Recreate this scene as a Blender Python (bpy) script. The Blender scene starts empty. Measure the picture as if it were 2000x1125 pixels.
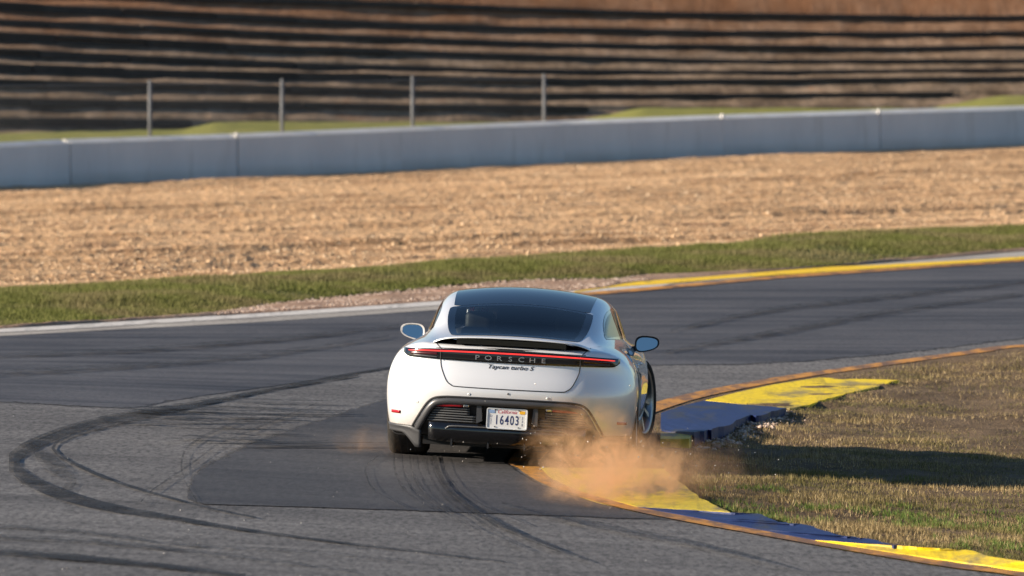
import bpy, bmesh, math, random
import numpy as np
from mathutils import Vector, Matrix, Euler

random.seed(7)
RNG = np.random.default_rng(11)
scene = bpy.context.scene
C = scene.collection
R = math.radians

# ------------------------------------------------------------------ camera
F_PX = 11776.0      # focal length in photo pixels (2000 px wide frame)
CAM_H = 3.0         # camera height above the track
HOR = 136.0         # row of the eye level in the photo
cam = bpy.data.cameras.new('camera')
cam.sensor_width = 36.0
cam.lens = F_PX * 36.0 / 2000.0
cam.shift_y = -(562.5 - HOR) / 2000.0
cam.clip_start = 0.5
cam.clip_end = 5000
cam.dof.use_dof = True
cam.dof.focus_distance = 46.3
cam.dof.aperture_fstop = 3.8
cam_o = bpy.data.objects.new('camera', cam)
cam_o.location = (0, 0, CAM_H)
cam_o.rotation_euler = (R(90), 0, 0)
C.objects.link(cam_o)
scene.camera = cam_o

# ------------------------------------------------------------------ world, sun, exposure
SUN_EL = R(17.0)
SUN_AZ = math.atan2(-0.985, -0.15)       # compass angle from +Y, clockwise positive: sun stands low on the left
sun_dir = Vector((math.sin(SUN_AZ) * math.cos(SUN_EL), math.cos(SUN_AZ) * math.cos(SUN_EL), math.sin(SUN_EL)))
world = bpy.data.worlds.new('World')
scene.world = world
world.use_nodes = True
wn = world.node_tree
bg = wn.nodes['Background']
sky = wn.nodes.new('ShaderNodeTexSky')
sky.sky_type = 'NISHITA'
sky.sun_disc = False
sky.sun_elevation = SUN_EL
sky.sun_rotation = SUN_AZ
sky.altitude = 300
sky.air_density = 1.0
sky.dust_density = 0.15
sky.ozone_density = 3.5
wn.links.new(sky.outputs[0], bg.inputs[0])
bg.inputs[1].default_value = 0.056
sun = bpy.data.lights.new('sun', 'SUN')
sun.energy = 5.0
sun.angle = R(0.55)
sun.color = (1.0, 0.875, 0.72)
sun_o = bpy.data.objects.new('sun', sun)
sun_o.rotation_euler = sun_dir.to_track_quat('Z', 'Y').to_euler()
sun_o.location = sun_dir * 60
C.objects.link(sun_o)
scene.view_settings.view_transform = 'Standard'
scene.view_settings.look = 'None'
scene.view_settings.gamma = 1.0
scene.view_settings.exposure = 1.2
scene.cycles.volume_bounces = 2
scene.cycles.transparent_max_bounces = 16
scene.cycles.max_bounces = 10

# ------------------------------------------------------------------ small helpers
def tag(o, label=None, cat=None, group=None, kind=None):
    if label: o['label'] = label
    if cat: o['category'] = cat
    if group: o['group'] = group
    if kind or cat: o['kind'] = kind or 'thing'
    return o

def empty(name, loc=(0, 0, 0), rot=(0, 0, 0)):
    o = bpy.data.objects.new(name, None)
    o.empty_display_size = 0.2
    o.location = loc
    o.rotation_euler = rot
    C.objects.link(o)
    return o

def mesh(name, V, F, mats, parent=None, smooth=False, mi=None):
    """V: (n,3) array, F: (m,k) int array (all faces k-gons) or list of tuples."""
    me = bpy.data.meshes.new(name)
    V = np.asarray(V, dtype=np.float32).reshape(-1, 3)
    if isinstance(F, np.ndarray):
        m, k = F.shape
        me.vertices.add(len(V))
        me.vertices.foreach_set('co', V.ravel())
        me.loops.add(m * k)
        me.loops.foreach_set('vertex_index', F.astype(np.int32).ravel())
        me.polygons.add(m)
        me.polygons.foreach_set('loop_start', np.arange(0, m * k, k, dtype=np.int32))
        me.polygons.foreach_set('loop_total', np.full(m, k, dtype=np.int32))
        me.update(calc_edges=True)
    else:
        me.from_pydata(V.tolist(), [], F)
        me.update()
    if not isinstance(mats, (list, tuple)): mats = [mats]
    for m_ in mats: me.materials.append(m_)
    n = len(me.polygons)
    if smooth: me.polygons.foreach_set('use_smooth', np.ones(n, dtype=bool))
    if mi is not None: me.polygons.foreach_set('material_index', np.asarray(mi, dtype=np.int32))
    o = bpy.data.objects.new(name, me)
    C.objects.link(o)
    if parent is not None: o.parent = parent
    return o

class MB:
    """collects simple solids into one mesh"""
    def __init__(s): s.v = []; s.f = []
    def add(s, V, F):
        b = len(s.v)
        s.v += [tuple(map(float, p)) for p in V]
        s.f += [tuple(int(i) + b for i in f) for f in F]
        return s
    def box(s, lo, hi):
        x0, y0, z0 = lo; x1, y1, z1 = hi
        return s.add([(x0,y0,z0),(x1,y0,z0),(x1,y1,z0),(x0,y1,z0),(x0,y0,z1),(x1,y0,z1),(x1,y1,z1),(x0,y1,z1)],
                     [(0,3,2,1),(4,5,6,7),(0,1,5,4),(1,2,6,5),(2,3,7,6),(3,0,4,7)])
    def rbox(s, lo, hi, r=0.02, n=3, e=None):
        """rounded box made from a projected cube-sphere"""
        lo = np.array(lo, float); hi = np.array(hi, float)
        c = (lo + hi) / 2; h = (hi - lo) / 2; r = min(r, h.min() * .98)
        bm = bmesh.new()
        bmesh.ops.create_cube(bm, size=2.0)
        bmesh.ops.subdivide_edges(bm, edges=bm.edges[:], cuts=2 * n - 1, use_grid_fill=True)
        V = []
        for v in bm.verts:
            p = np.array(v.co)
            g = np.sign(p) * np.clip((np.abs(p) - 0.0), 0, 1)
            # inner box corner + sphere
            inner = np.clip(p * 1.6, -1, 1) * (h - r)
            d = np.where(np.abs(p) > .62, np.sign(p) * (np.abs(p) - .62) / .38, 0)
            L = np.linalg.norm(d)
            if L > 0: d = d / L
            V.append(c + inner + d * r)
        F = [[v.index for v in f.verts] for f in bm.faces]
        bm.free()
        return s.add(V, F)
    def tube(s, pts, rad, n=8, cap=True):
        pts = [Vector(p) for p in pts]
        rads = rad if isinstance(rad, (list, tuple)) else [rad] * len(pts)
        rings = []
        up = None
        for i, p in enumerate(pts):
            t = (pts[min(i + 1, len(pts) - 1)] - pts[max(i - 1, 0)]).normalized()
            if up is None:
                up = t.orthogonal().normalized()
            else:
                up = (up - t * up.dot(t)).normalized()
            b = t.cross(up)
            rings.append([p + (up * math.cos(a) + b * math.sin(a)) * rads[i] for a in [2 * math.pi * k / n for k in range(n)]])
        V = [q for rr in rings for q in rr]
        F = []
        for i in range(len(pts) - 1):
            for k in range(n):
                F.append((i*n+k, i*n+(k+1) % n, (i+1)*n+(k+1) % n, (i+1)*n+k))
        if cap:
            F.append(tuple(range(n - 1, -1, -1)))
            F.append(tuple((len(pts)-1)*n + k for k in range(n)))
        return s.add(V, F)
    def lathe_x(s, prof, n=48, c=(0, 0, 0)):
        """prof: list of (x, r), turned about the x axis through c"""
        V = []; F = []
        m = len(prof)
        for k in range(n):
            a = 2 * math.pi * k / n
            for (x, r) in prof:
                V.append((c[0] + x, c[1] + r * math.cos(a), c[2] + r * math.sin(a)))
        for k in range(n):
            k2 = (k + 1) % n
            for i in range(m - 1):
                F.append((k*m+i, k2*m+i, k2*m+i+1, k*m+i+1))
        return s.add(V, F)
    def build(s, name, mat_, parent=None, smooth=False):
        o = mesh(name, np.array(s.v), s.f, mat_, parent, smooth)
        return o

def auto_smooth(o, ang=35):
    me = o.data
    me.polygons.foreach_set('use_smooth', np.ones(len(me.polygons), dtype=bool))
    bm = bmesh.new(); bm.from_mesh(me)
    for e in bm.edges:
        if len(e.link_faces) == 2 and e.calc_face_angle(0) > R(ang): e.smooth = False
    bm.to_mesh(me); bm.free()
    return o

# numpy value noise ------------------------------------------------
_tab = np.random.default_rng(5).random((256, 256))
def vnoise(x, y):
    xi = np.floor(x).astype(int); yi = np.floor(y).astype(int)
    fx = x - xi; fy = y - yi
    fx = fx * fx * (3 - 2 * fx); fy = fy * fy * (3 - 2 * fy)
    a = _tab[xi & 255, yi & 255]; b = _tab[(xi + 1) & 255, yi & 255]
    c = _tab[xi & 255, (yi + 1) & 255]; d = _tab[(xi + 1) & 255, (yi + 1) & 255]
    return (a * (1 - fx) + b * fx) * (1 - fy) + (c * (1 - fx) + d * fx) * fy - 0.5
def fbm(x, y, s=1.0, o=4):
    r = 0; a = 1.0
    x = np.asarray(x, float) * s; y = np.asarray(y, float) * s
    for k in range(o):
        r = r + a * vnoise(x + 17.3 * k, y + 9.1 * k); x = x * 2.03; y = y * 2.03; a *= .5
    return r

def spline(xs, ys):
    xs = np.array(xs, float); ys = np.array(ys, float); n = len(xs)
    h = np.diff(xs); A = np.zeros((n, n)); b = np.zeros(n)
    A[0, 0] = A[-1, -1] = 1
    for i in range(1, n - 1):
        A[i, i-1] = h[i-1]; A[i, i] = 2 * (h[i-1] + h[i]); A[i, i+1] = h[i]
        b[i] = 3 * ((ys[i+1] - ys[i]) / h[i] - (ys[i] - ys[i-1]) / h[i-1])
    c = np.linalg.solve(A, b)
    d = np.diff(c) / (3 * h); bb = np.diff(ys) / h - h * (2 * c[:-1] + c[1:]) / 3
    def f(x):
        x = np.asarray(x, float)
        i = np.clip(np.searchsorted(xs, x) - 1, 0, n - 2)
        t = x - xs[i]
        inside = ys[i] + bb[i] * t + c[i] * t**2 + d[i] * t**3
        lo = ys[0] + bb[0] * (x - xs[0])
        sl = bb[-1] + 2 * c[-2] * h[-1] + 3 * d[-1] * h[-1]**2
        hi = ys[-1] + sl * (x - xs[-1])
        return np.where(x < xs[0], lo, np.where(x > xs[-1], hi, inside))
    return f

# ------------------------------------------------------------------ materials
def nodes_of(name):
    m = bpy.data.materials.new(name)
    m.use_nodes = True
    nt = m.node_tree
    return m, nt, nt.nodes['Principled BSDF']

def plain(name, col, rough=.5, metal=0, coat=0, spec=.5, emit=None, es=0):
    m, nt, p = nodes_of(name)
    p.inputs['Base Color'].default_value = (*col, 1)
    p.inputs['Roughness'].default_value = rough
    p.inputs['Metallic'].default_value = metal
    p.inputs['Coat Weight'].default_value = coat
    p.inputs['Coat Roughness'].default_value = .03
    p.inputs['Specular IOR Level'].default_value = spec
    if emit:
        p.inputs['Emission Color'].default_value = (*emit, 1)
        p.inputs['Emission Strength'].default_value = es
    return m

def ramp(nt, stops, interp='LINEAR'):
    r = nt.nodes.new('ShaderNodeValToRGB')
    r.color_ramp.interpolation = interp
    e = r.color_ramp.elements
    while len(e) < len(stops): e.new(0.5)
    for el, (p, c) in zip(e, stops):
        el.position = p
        el.color = (*c, 1) if len(c) == 3 else c
    return r

def coords(nt, scale=(1, 1, 1), rot=0.0):
    tc = nt.nodes.new('ShaderNodeTexCoord')
    mp = nt.nodes.new('ShaderNodeMapping')
    mp.inputs['Scale'].default_value = scale
    mp.inputs['Rotation'].default_value = (0, 0, rot)
    nt.links.new(tc.outputs['Object'], mp.inputs['Vector'])
    return mp.outputs['Vector']

def noise(nt, vec, scale, detail=4, rough=.55):
    n = nt.nodes.new('ShaderNodeTexNoise')
    n.inputs['Scale'].default_value = scale
    n.inputs['Detail'].default_value = detail
    n.inputs['Roughness'].default_value = rough
    if vec is not None: nt.links.new(vec, n.inputs['Vector'])
    return n.outputs['Fac']

def mixc(nt, fac, a, b, blend='MIX'):
    m = nt.nodes.new('ShaderNodeMix')
    m.data_type = 'RGBA'; m.blend_type = blend
    for sock, v in ((m.inputs[0], fac), (m.inputs[6], a), (m.inputs[7], b)):
        if hasattr(v, 'is_output'): nt.links.new(v, sock)
        elif isinstance(v, (int, float)): sock.default_value = v
        else: sock.default_value = (*v, 1)
    return m.outputs[2]

def bump(nt, p, h, strength=.5, dist=.02):
    b = nt.nodes.new('ShaderNodeBump')
    b.inputs['Strength'].default_value = strength
    b.inputs['Distance'].default_value = dist
    nt.links.new(h, b.inputs['Height'])
    nt.links.new(b.outputs[0], p.inputs['Normal'])

def math_n(nt, op, a, b=None, clamp=False):
    n = nt.nodes.new('ShaderNodeMath'); n.operation = op; n.use_clamp = clamp
    for i, v in enumerate((a, b)):
        if v is None: continue
        if hasattr(v, 'is_output'): nt.links.new(v, n.inputs[i])
        else: n.inputs[i].default_value = v
    return n.outputs[0]

def asphalt(name, c_lo, c_hi, streak_rot=0.0, speck=.5, rough=.75):
    m, nt, p = nodes_of(name)
    v = coords(nt)
    big = noise(nt, v, .35, 5)
    st = noise(nt, coords(nt, (.10, 1.6, 1), streak_rot), 1.2, 6, .65)
    mixf = math_n(nt, 'ADD', math_n(nt, 'MULTIPLY', big, .35), math_n(nt, 'MULTIPLY', st, .65))
    r = ramp(nt, [(.38, c_lo), (.60, c_hi)])
    nt.links.new(mixf, r.inputs[0])
    fine = noise(nt, coords(nt, (1, .22, 1)), 26, 3, .75)
    fr = ramp(nt, [(.32, (1 - speck,) * 3), (.5, (1, 1, 1)), (.72, (1 + speck,) * 3)])
    nt.links.new(fine, fr.inputs[0])
    col = mixc(nt, 1.0, r.outputs[0], fr.outputs[0], 'MULTIPLY')
    grit = noise(nt, coords(nt, (1, .3, 1)), 60, 2, .5)
    gr = ramp(nt, [(.70, (0, 0, 0)), (.76, (1, 1, 1))])
    nt.links.new(grit, gr.inputs[0])
    col = mixc(nt, math_n(nt, 'MULTIPLY', gr.outputs[0], .5), col, (c_hi[0]*2.4, c_hi[1]*2.3, c_hi[2]*2.1))
    nt.links.new(col, p.inputs['Base Color'])
    p.inputs['Roughness'].default_value = rough
    p.inputs['Specular IOR Level'].default_value = .35
    bump(nt, p, noise(nt, v, 70, 3, .7), .6, .01)
    return m

def worn_edge(m):
    """thin overlay that breaks up towards its border (vertex attribute 'cover')"""
    nt = m.node_tree; p = nt.nodes['Principled BSDF']
    at_ = nt.nodes.new('ShaderNodeAttribute'); at_.attribute_name = 'cover'
    n = noise(nt, coords(nt, (1, .3, 1)), 5, 6, .75)
    k = math_n(nt, 'ADD', at_.outputs['Fac'], math_n(nt, 'MULTIPLY', math_n(nt, 'SUBTRACT', n, .5), 1.6))
    r = ramp(nt, [(.25, (0, 0, 0)), (.75, (1, 1, 1))])
    nt.links.new(k, r.inputs[0])
    nt.links.new(r.outputs[0], p.inputs['Alpha'])
    return m

def set_cover(o, rows, cols, r0, r1, c0, c1):
    i, j = np.meshgrid(np.arange(rows), np.arange(cols), indexing='ij')
    d = np.ones((rows, cols))
    if r0: d = np.minimum(d, i / r0)
    if r1: d = np.minimum(d, (rows - 1 - i) / r1)
    if c0: d = np.minimum(d, j / c0)
    if c1: d = np.minimum(d, (cols - 1 - j) / c1)
    a = o.data.attributes.new('cover', 'FLOAT', 'POINT')
    a.data.foreach_set('value', d.ravel().astype(np.float32))

def ground_mat(name, stops, scale=2.0, stretch=(1, 1, 1), rough=.95, bstr=.6, bdist=.03, fine=20.0, famp=.35, rot=0):
    m, nt, p = nodes_of(name)
    v = coords(nt, stretch, rot)
    r = ramp(nt, stops)
    nt.links.new(noise(nt, v, scale, 7, .65), r.inputs[0])
    f = noise(nt, coords(nt), fine, 4, .7)
    fr = ramp(nt, [(.3, (1 - famp,) * 3), (.7, (1 + famp,) * 3)])
    nt.links.new(f, fr.inputs[0])
    col = mixc(nt, 1.0, r.outputs[0], fr.outputs[0], 'MULTIPLY')
    nt.links.new(col, p.inputs['Base Color'])
    p.inputs['Roughness'].default_value = rough
    p.inputs['Specular IOR Level'].default_value = .15
    bump(nt, p, f, bstr, bdist)
    return m

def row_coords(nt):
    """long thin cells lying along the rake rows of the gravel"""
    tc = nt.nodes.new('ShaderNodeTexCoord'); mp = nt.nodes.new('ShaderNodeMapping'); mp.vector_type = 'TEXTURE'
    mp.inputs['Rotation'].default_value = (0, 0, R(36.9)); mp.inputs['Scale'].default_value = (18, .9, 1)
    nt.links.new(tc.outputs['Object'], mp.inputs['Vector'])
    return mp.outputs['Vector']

def island_mat(name, stops, patch=None, pscale=.5, rough=.9, spec=.2, transl=0.0, rows=False):
    """each loose piece its own tone; patch: second ramp mixed in by large noise"""
    m, nt, p = nodes_of(name)
    g = nt.nodes.new('ShaderNodeNewGeometry')
    r = ramp(nt, stops)
    nt.links.new(g.outputs['Random Per Island'], r.inputs[0])
    col = r.outputs[0]
    if patch:
        r2 = ramp(nt, patch)
        nt.links.new(g.outputs['Random Per Island'], r2.inputs[0])
        n = noise(nt, row_coords(nt) if rows else coords(nt), pscale, 4)
        rr = ramp(nt, [(.44, (0, 0, 0)), (.60, (1, 1, 1))])
        nt.links.new(n, rr.inputs[0])
        col = mixc(nt, rr.outputs[0], col, r2.outputs[0])
    nt.links.new(col, p.inputs['Base Color'])
    p.inputs['Roughness'].default_value = rough
    p.inputs['Specular IOR Level'].default_value = spec
    if transl:
        t = nt.nodes.new('ShaderNodeBsdfTranslucent')
        nt.links.new(col, t.inputs['Color'])
        mx = nt.nodes.new('ShaderNodeMixShader'); mx.inputs[0].default_value = transl
        nt.links.new(p.outputs[0], mx.inputs[1]); nt.links.new(t.outputs[0], mx.inputs[2])
        nt.links.new(mx.outputs[0], nt.nodes['Material Output'].inputs[0])
    return m

def painted(name, col, under, wear=.55, scale=3.0, stretch=(1, .4, 1), rough=.6):
    """paint worn through to what lies under it"""
    m, nt, p = nodes_of(name)
    n1 = noise(nt, coords(nt, stretch), scale, 7, .7)
    r = ramp(nt, [(wear, (0, 0, 0)), (wear + .12, (1, 1, 1))])
    nt.links.new(n1, r.inputs[0])
    n2 = noise(nt, coords(nt), 14, 4, .7)
    v = ramp(nt, [(.3, tuple(c * .75 for c in col)), (.7, tuple(min(1, c * 1.15) for c in col))])
    nt.links.new(n2, v.inputs[0])
    c = mixc(nt, r.outputs[0], v.outputs[0], under)
    # rubber dragged along the slab by passing tyres
    st = ramp(nt, [(.54, (0, 0, 0)), (.70, (1, 1, 1))])
    nt.links.new(noise(nt, coords(nt, (1.6, .12, 1), R(8)), 3.0, 6, .7), st.inputs[0])
    c = mixc(nt, math_n(nt, 'MULTIPLY', st.outputs[0], .55), c, (.05, .045, .035))
    nt.links.new(c, p.inputs['Base Color'])
    p.inputs['Roughness'].default_value = rough
    p.inputs['Specular IOR Level'].default_value = .3
    bump(nt, p, n2, .5, .012)
    return m

def marks_mat(name, col, lo, hi, scale=3.0, stretch=(1, 1, 1)):
    """thin film on the road: opaque where rubber or dirt lies, clear elsewhere"""
    m, nt, p = nodes_of(name)
    n1 = noise(nt, coords(nt, stretch), scale, 6, .7)
    r = ramp(nt, [(lo, (0, 0, 0)), (hi, (1, 1, 1))])
    nt.links.new(n1, r.inputs[0])
    p.inputs['Base Color'].default_value = (*col, 1)
    p.inputs['Roughness'].default_value = .7
    p.inputs['Specular IOR Level'].default_value = .3
    nt.links.new(r.outputs[0], p.inputs['Alpha'])
    return m

def glass_mat(name, tint, ior=1.5, rough=0.0):
    m, nt, p = nodes_of(name)
    nt.nodes.remove(p)
    t = nt.nodes.new('ShaderNodeBsdfTransparent'); t.inputs[0].default_value = (*tint, 1)
    g = nt.nodes.new('ShaderNodeBsdfGlossy'); g.inputs['Roughness'].default_value = rough
    f = nt.nodes.new('ShaderNodeFresnel'); f.inputs[0].default_value = ior
    mx = nt.nodes.new('ShaderNodeMixShader')
    nt.links.new(f.outputs[0], mx.inputs[0]); nt.links.new(t.outputs[0], mx.inputs[1]); nt.links.new(g.outputs[0], mx.inputs[2])
    nt.links.new(mx.outputs[0], nt.nodes['Material Output'].inputs[0])
    return m

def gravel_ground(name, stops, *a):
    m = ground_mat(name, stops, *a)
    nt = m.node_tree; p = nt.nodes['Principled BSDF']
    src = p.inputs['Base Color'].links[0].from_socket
    r = ramp(nt, [(.38, (.78, .72, .68)), (.56, (1.12, 1.10, 1.10))])  # darker bands along the rake rows: furrow shade put into the colour
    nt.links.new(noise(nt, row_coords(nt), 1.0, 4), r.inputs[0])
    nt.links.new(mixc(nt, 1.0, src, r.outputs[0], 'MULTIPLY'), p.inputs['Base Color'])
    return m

M = {}
M['asphalt'] = asphalt('asphalt', (.092, .086, .082), (.158, .149, .141), 0, .55)
M['asphalt_dark'] = asphalt('asphalt_dark', (.028, .026, .029), (.100, .094, .094), R(12), .28, .62)
M['asphalt_patch'] = asphalt('asphalt_patch', (.042, .039, .039), (.074, .069, .067), R(-15), .35, .66)
worn_edge(M['asphalt_dark']); worn_edge(M['asphalt_patch'])
M['rubber_mark'] = marks_mat('rubber_mark', (.020, .019, .019), .30, .62, 4.0, (1, .35, 1))
M['rubber_thin'] = marks_mat('rubber_thin', (.020, .019, .019), .36, .80, 6.0, (1, .4, 1))
M['concrete_strip'] = ground_mat('concrete_strip', [(.3, (.24, .22, .20)), (.7, (.40, .37, .33))], .8, (1, .5, 1), .9, .3, .01)
M['white_line'] = painted('white_line', (.62, .58, .53), (.36, .31, .26), .58, 1.6)
M['orange_line'] = painted('orange_line', (.58, .26, .045), (.22, .115, .055), .45, 4.0, (1, .35, 1))
M['yellow_line'] = painted('yellow_line', (.88, .56, .01), (.40, .27, .08), .66, 1.5)
M['kerb_yellow'] = painted('kerb_yellow', (.88, .62, .008), (.30, .23, .08), .50, 1.3, (1, .35, 1))
M['kerb_yellow_worn'] = painted('kerb_yellow_worn', (.66, .50, .035), (.20, .16, .08), .48, 2.0, (1, .3, 1))
M['kerb_blue'] = painted('kerb_blue', (.014, .027, .10), (.040, .038, .042), .52, 2.4, (1, .3, 1), .5)
M['soil'] = ground_mat('soil', [(.3, (.10, .065, .036)), (.5, (.155, .105, .062)), (.7, (.21, .145, .085))], 1.6, (1, 1, 1), .95, .8, .03, 24, .4)
M['red_dirt'] = ground_mat('red_dirt', [(.3, (.27, .16, .105)), (.7, (.42, .29, .20))], 1.2, (1, 1, 1), .95, .8, .03, 16, .35)
M['base_ground'] = ground_mat('base_ground', [(.3, (.11, .08, .045)), (.5, (.15, .12, .06)), (.7, (.10, .11, .04))], .15, (1, 1, 1), .95, .4, .03, 8, .3)
M['verge_soil'] = ground_mat('verge_soil', [(.3, (.07, .075, .025)), (.5, (.10, .11, .035)), (.7, (.15, .12, .06))], .8, (1, 1, 1), .95, .8, .03, 14, .4)
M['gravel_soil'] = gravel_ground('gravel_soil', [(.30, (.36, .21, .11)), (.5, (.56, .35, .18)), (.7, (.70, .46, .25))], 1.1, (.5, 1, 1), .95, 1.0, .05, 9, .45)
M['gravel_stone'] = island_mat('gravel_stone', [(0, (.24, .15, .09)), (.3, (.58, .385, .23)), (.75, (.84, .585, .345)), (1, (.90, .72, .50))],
                               [(0, (.24, .14, .085)), (.4, (.50, .32, .185)), (1, (.72, .50, .30))], 1.0, .9, .2, 0, True)  # dimmer tones in rows, painted in for the shade of the furrows
M['grass_dry'] = island_mat('grass_dry', [(0, (.12, .085, .035)), (.4, (.28, .20, .09)), (.8, (.43, .32, .155)), (1, (.60, .47, .26))],
                            [(0, (.07, .075, .018)), (.5, (.155, .135, .045)), (1, (.27, .22, .09))], .6, .8, .2, .3)
M['grass_green'] = island_mat('grass_green', [(0, (.06, .11, .015)), (.5, (.11, .18, .025)), (1, (.20, .25, .06))], None, .5, .7, .3, .35)
M['grass_verge'] = island_mat('grass_verge', [(0, (.090, .105, .024)), (.5, (.165, .175, .044)), (1, (.25, .24, .08))],
                              [(0, (.12, .10, .04)), (.5, (.22, .185, .08)), (1, (.30, .25, .12))], .55, .8, .2, .35)
M['grass_bank'] = ground_mat('grass_bank', [(.3, (.16, .17, .034)), (.7, (.27, .25, .072))], 1.0, (1, 1, 1), .95, .6, .03, 10, .3)
M['stone_pink'] = island_mat('stone_pink', [(0, (.22, .15, .12)), (.5, (.46, .34, .27)), (1, (.62, .50, .42))])
M['stone_white'] = island_mat('stone_white', [(0, (.25, .22, .19)), (1, (.8, .76, .70))])
def barrier_material():
    m, nt, p = nodes_of('barrier')
    r = ramp(nt, [(.3, (.58, .58, .58)), (.7, (.70, .70, .69))])
    nt.links.new(noise(nt, coords(nt, (1, 1, .35)), .7, 6, .6), r.inputs[0])
    # scuffs and rain streaks
    st = ramp(nt, [(.55, (0, 0, 0)), (.75, (1, 1, 1))])
    nt.links.new(noise(nt, coords(nt, (1, 1, .12)), 2.2, 5, .65), st.inputs[0])
    col = mixc(nt, math_n(nt, 'MULTIPLY', st.outputs[0], .45), r.outputs[0], (.30, .28, .25))
    # earth splashed up along the foot
    tc = nt.nodes.new('ShaderNodeTexCoord'); sp = nt.nodes.new('ShaderNodeSeparateXYZ')
    nt.links.new(tc.outputs['Object'], sp.inputs[0])
    mr = nt.nodes.new('ShaderNodeMapRange'); mr.inputs[1].default_value = .35; mr.inputs[2].default_value = .0
    nt.links.new(sp.outputs['Z'], mr.inputs[0])
    k = math_n(nt, 'MULTIPLY', mr.outputs[0], noise(nt, coords(nt), .9, 5, .6), True)
    col = mixc(nt, k, col, (.30, .22, .15))
    nt.links.new(col, p.inputs['Base Color'])
    p.inputs['Roughness'].default_value = .85
    return m
M['barrier'] = barrier_material()
M['barrier_cap'] = ground_mat('barrier_cap', [(.3, (.70, .66, .60)), (.7, (.82, .79, .74))], 1.5, (1, 1, 1), .85, .2, .01, 12, .1)  # paler than the wall face: the lit top edge put into the colour
M['cap_white'] = plain('cap_white', (.85, .80, .74), .7)
M['galvanised'] = plain('galvanised', (.15, .153, .158), .65, .0)
M['wire'] = plain('wire', (.13, .13, .135), .6, .0)
def bank_material():
    m, nt, p = nodes_of('bank')
    v = coords(nt, (1, .5, 1))
    r = ramp(nt, [(.30, (.11, .075, .048)), (.46, (.21, .145, .092)), (.60, (.33, .235, .155)), (.74, (.27, .125, .055))])
    nt.links.new(noise(nt, v, .8, 7, .72), r.inputs[0])
    f = noise(nt, coords(nt, (1, .3, .3)), 3, 6, .75)
    fr = ramp(nt, [(.3, (.65,) * 3), (.7, (1.3,) * 3)])
    nt.links.new(f, fr.inputs[0])
    col = mixc(nt, 1.0, r.outputs[0], fr.outputs[0], 'MULTIPLY')
    # red clay shows higher up the slope
    tc = nt.nodes.new('ShaderNodeTexCoord'); sp = nt.nodes.new('ShaderNodeSeparateXYZ')
    nt.links.new(tc.outputs['Object'], sp.inputs[0])
    hz = nt.nodes.new('ShaderNodeMapRange'); hz.inputs[1].default_value = 3.2; hz.inputs[2].default_value = 5.2
    nt.links.new(sp.outputs['Z'], hz.inputs[0])
    col = mixc(nt, math_n(nt, 'MULTIPLY', hz.outputs[0], .7), col, (.33, .125, .045))
    nt.links.new(col, p.inputs['Base Color'])
    p.inputs['Roughness'].default_value = .95
    p.inputs['Specular IOR Level'].default_value = .1
    bump(nt, p, f, .8, .06)
    return m
M['bank'] = bank_material()
M['timber'] = ground_mat('timber', [(.3, (.040, .034, .031)), (.55, (.085, .072, .063)), (.8, (.18, .15, .125))], .8, (1, 1, 3), .9, .6, .02, 9, .4)

def paint_material():
    m, nt, p = nodes_of('white_paint')
    p.inputs['Metallic'].default_value = .18
    p.inputs['Roughness'].default_value = .34
    p.inputs['Coat Weight'].default_value = 1.0
    p.inputs['Coat Roughness'].default_value = .02
    # road dust low down on the bodywork
    tc = nt.nodes.new('ShaderNodeTexCoord'); sp = nt.nodes.new('ShaderNodeSeparateXYZ')
    nt.links.new(tc.outputs['Object'], sp.inputs[0])
    mr = nt.nodes.new('ShaderNodeMapRange')
    mr.inputs[1].default_value = .68; mr.inputs[2].default_value = .2
    nt.links.new(sp.outputs['Z'], mr.inputs[0])
    n = noise(nt, coords(nt), 6, 5, .7)
    k = math_n(nt, 'MULTIPLY', math_n(nt, 'MULTIPLY', mr.outputs[0], n), .95, True)
    c = mixc(nt, k, (.78, .785, .79), (.42, .33, .25))
    nt.links.new(c, p.inputs['Base Color'])
    return m
M['paint'] = paint_material()
M['liner'] = plain('liner', (.02, .02, .022), .8)
M['black_plastic'] = plain('black_plastic', (.016, .016, .017), .5)
M['black_gloss'] = plain('black_gloss', (.006, .006, .007), .12, 0, .6)
M['grey_trim'] = plain('grey_trim', (.055, .055, .058), .38)
M['valance'] = plain('valance', (.035, .035, .037), .45)
M['slat'] = plain('slat', (.10, .10, .10), .3)
M['gap'] = plain('gap', (.012, .012, .013), .7)
M['black_glass'] = plain('black_glass', (.004, .007, .014), .03, 0, 0, .5)
M['window'] = glass_mat('window', (.80, .90, .94), 1.42)
M['windscreen'] = glass_mat('windscreen', (.80, .84, .84), 1.40)
M['window_side'] = glass_mat('window_side', (.40, .42, .40), 1.38)
M['red_light'] = plain('red_light', (.35, .008, .008), .3, 0, 0, .5, (1.0, .05, .04), .55)
M['red_dim'] = plain('red_dim', (.05, .004, .005), .25, 0, .3)
M['reflector'] = plain('reflector', (.35, .012, .02), .25, 0, .5)
M['silver'] = plain('silver', (.62, .63, .65), .25, .85)
M['badge'] = plain('badge', (.008, .008, .009), .35)
M['plate'] = plain('plate', (.72, .72, .71), .5)
M['plate_frame'] = plain('plate_frame', (.8, .8, .8), .3, .3)
M['plate_blue'] = plain('plate_blue', (.02, .035, .12), .5)
M['plate_red'] = plain('plate_red', (.55, .05, .08), .5)
M['sticker_yellow'] = plain('sticker_yellow', (.85, .45, .02), .5)
M['sticker_blue'] = plain('sticker_blue', (.25, .36, .55), .5)
M['tyre'] = ground_mat('tyre', [(.3, (.018, .017, .016)), (.7, (.040, .035, .030))], 6, (1, 1, 1), .85, .3, .01, 40, .3)
M['rim'] = plain('rim', (.30, .31, .33), .3, .9)
M['rim_dark'] = plain('rim_dark', (.05, .05, .055), .4, .6)
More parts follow.
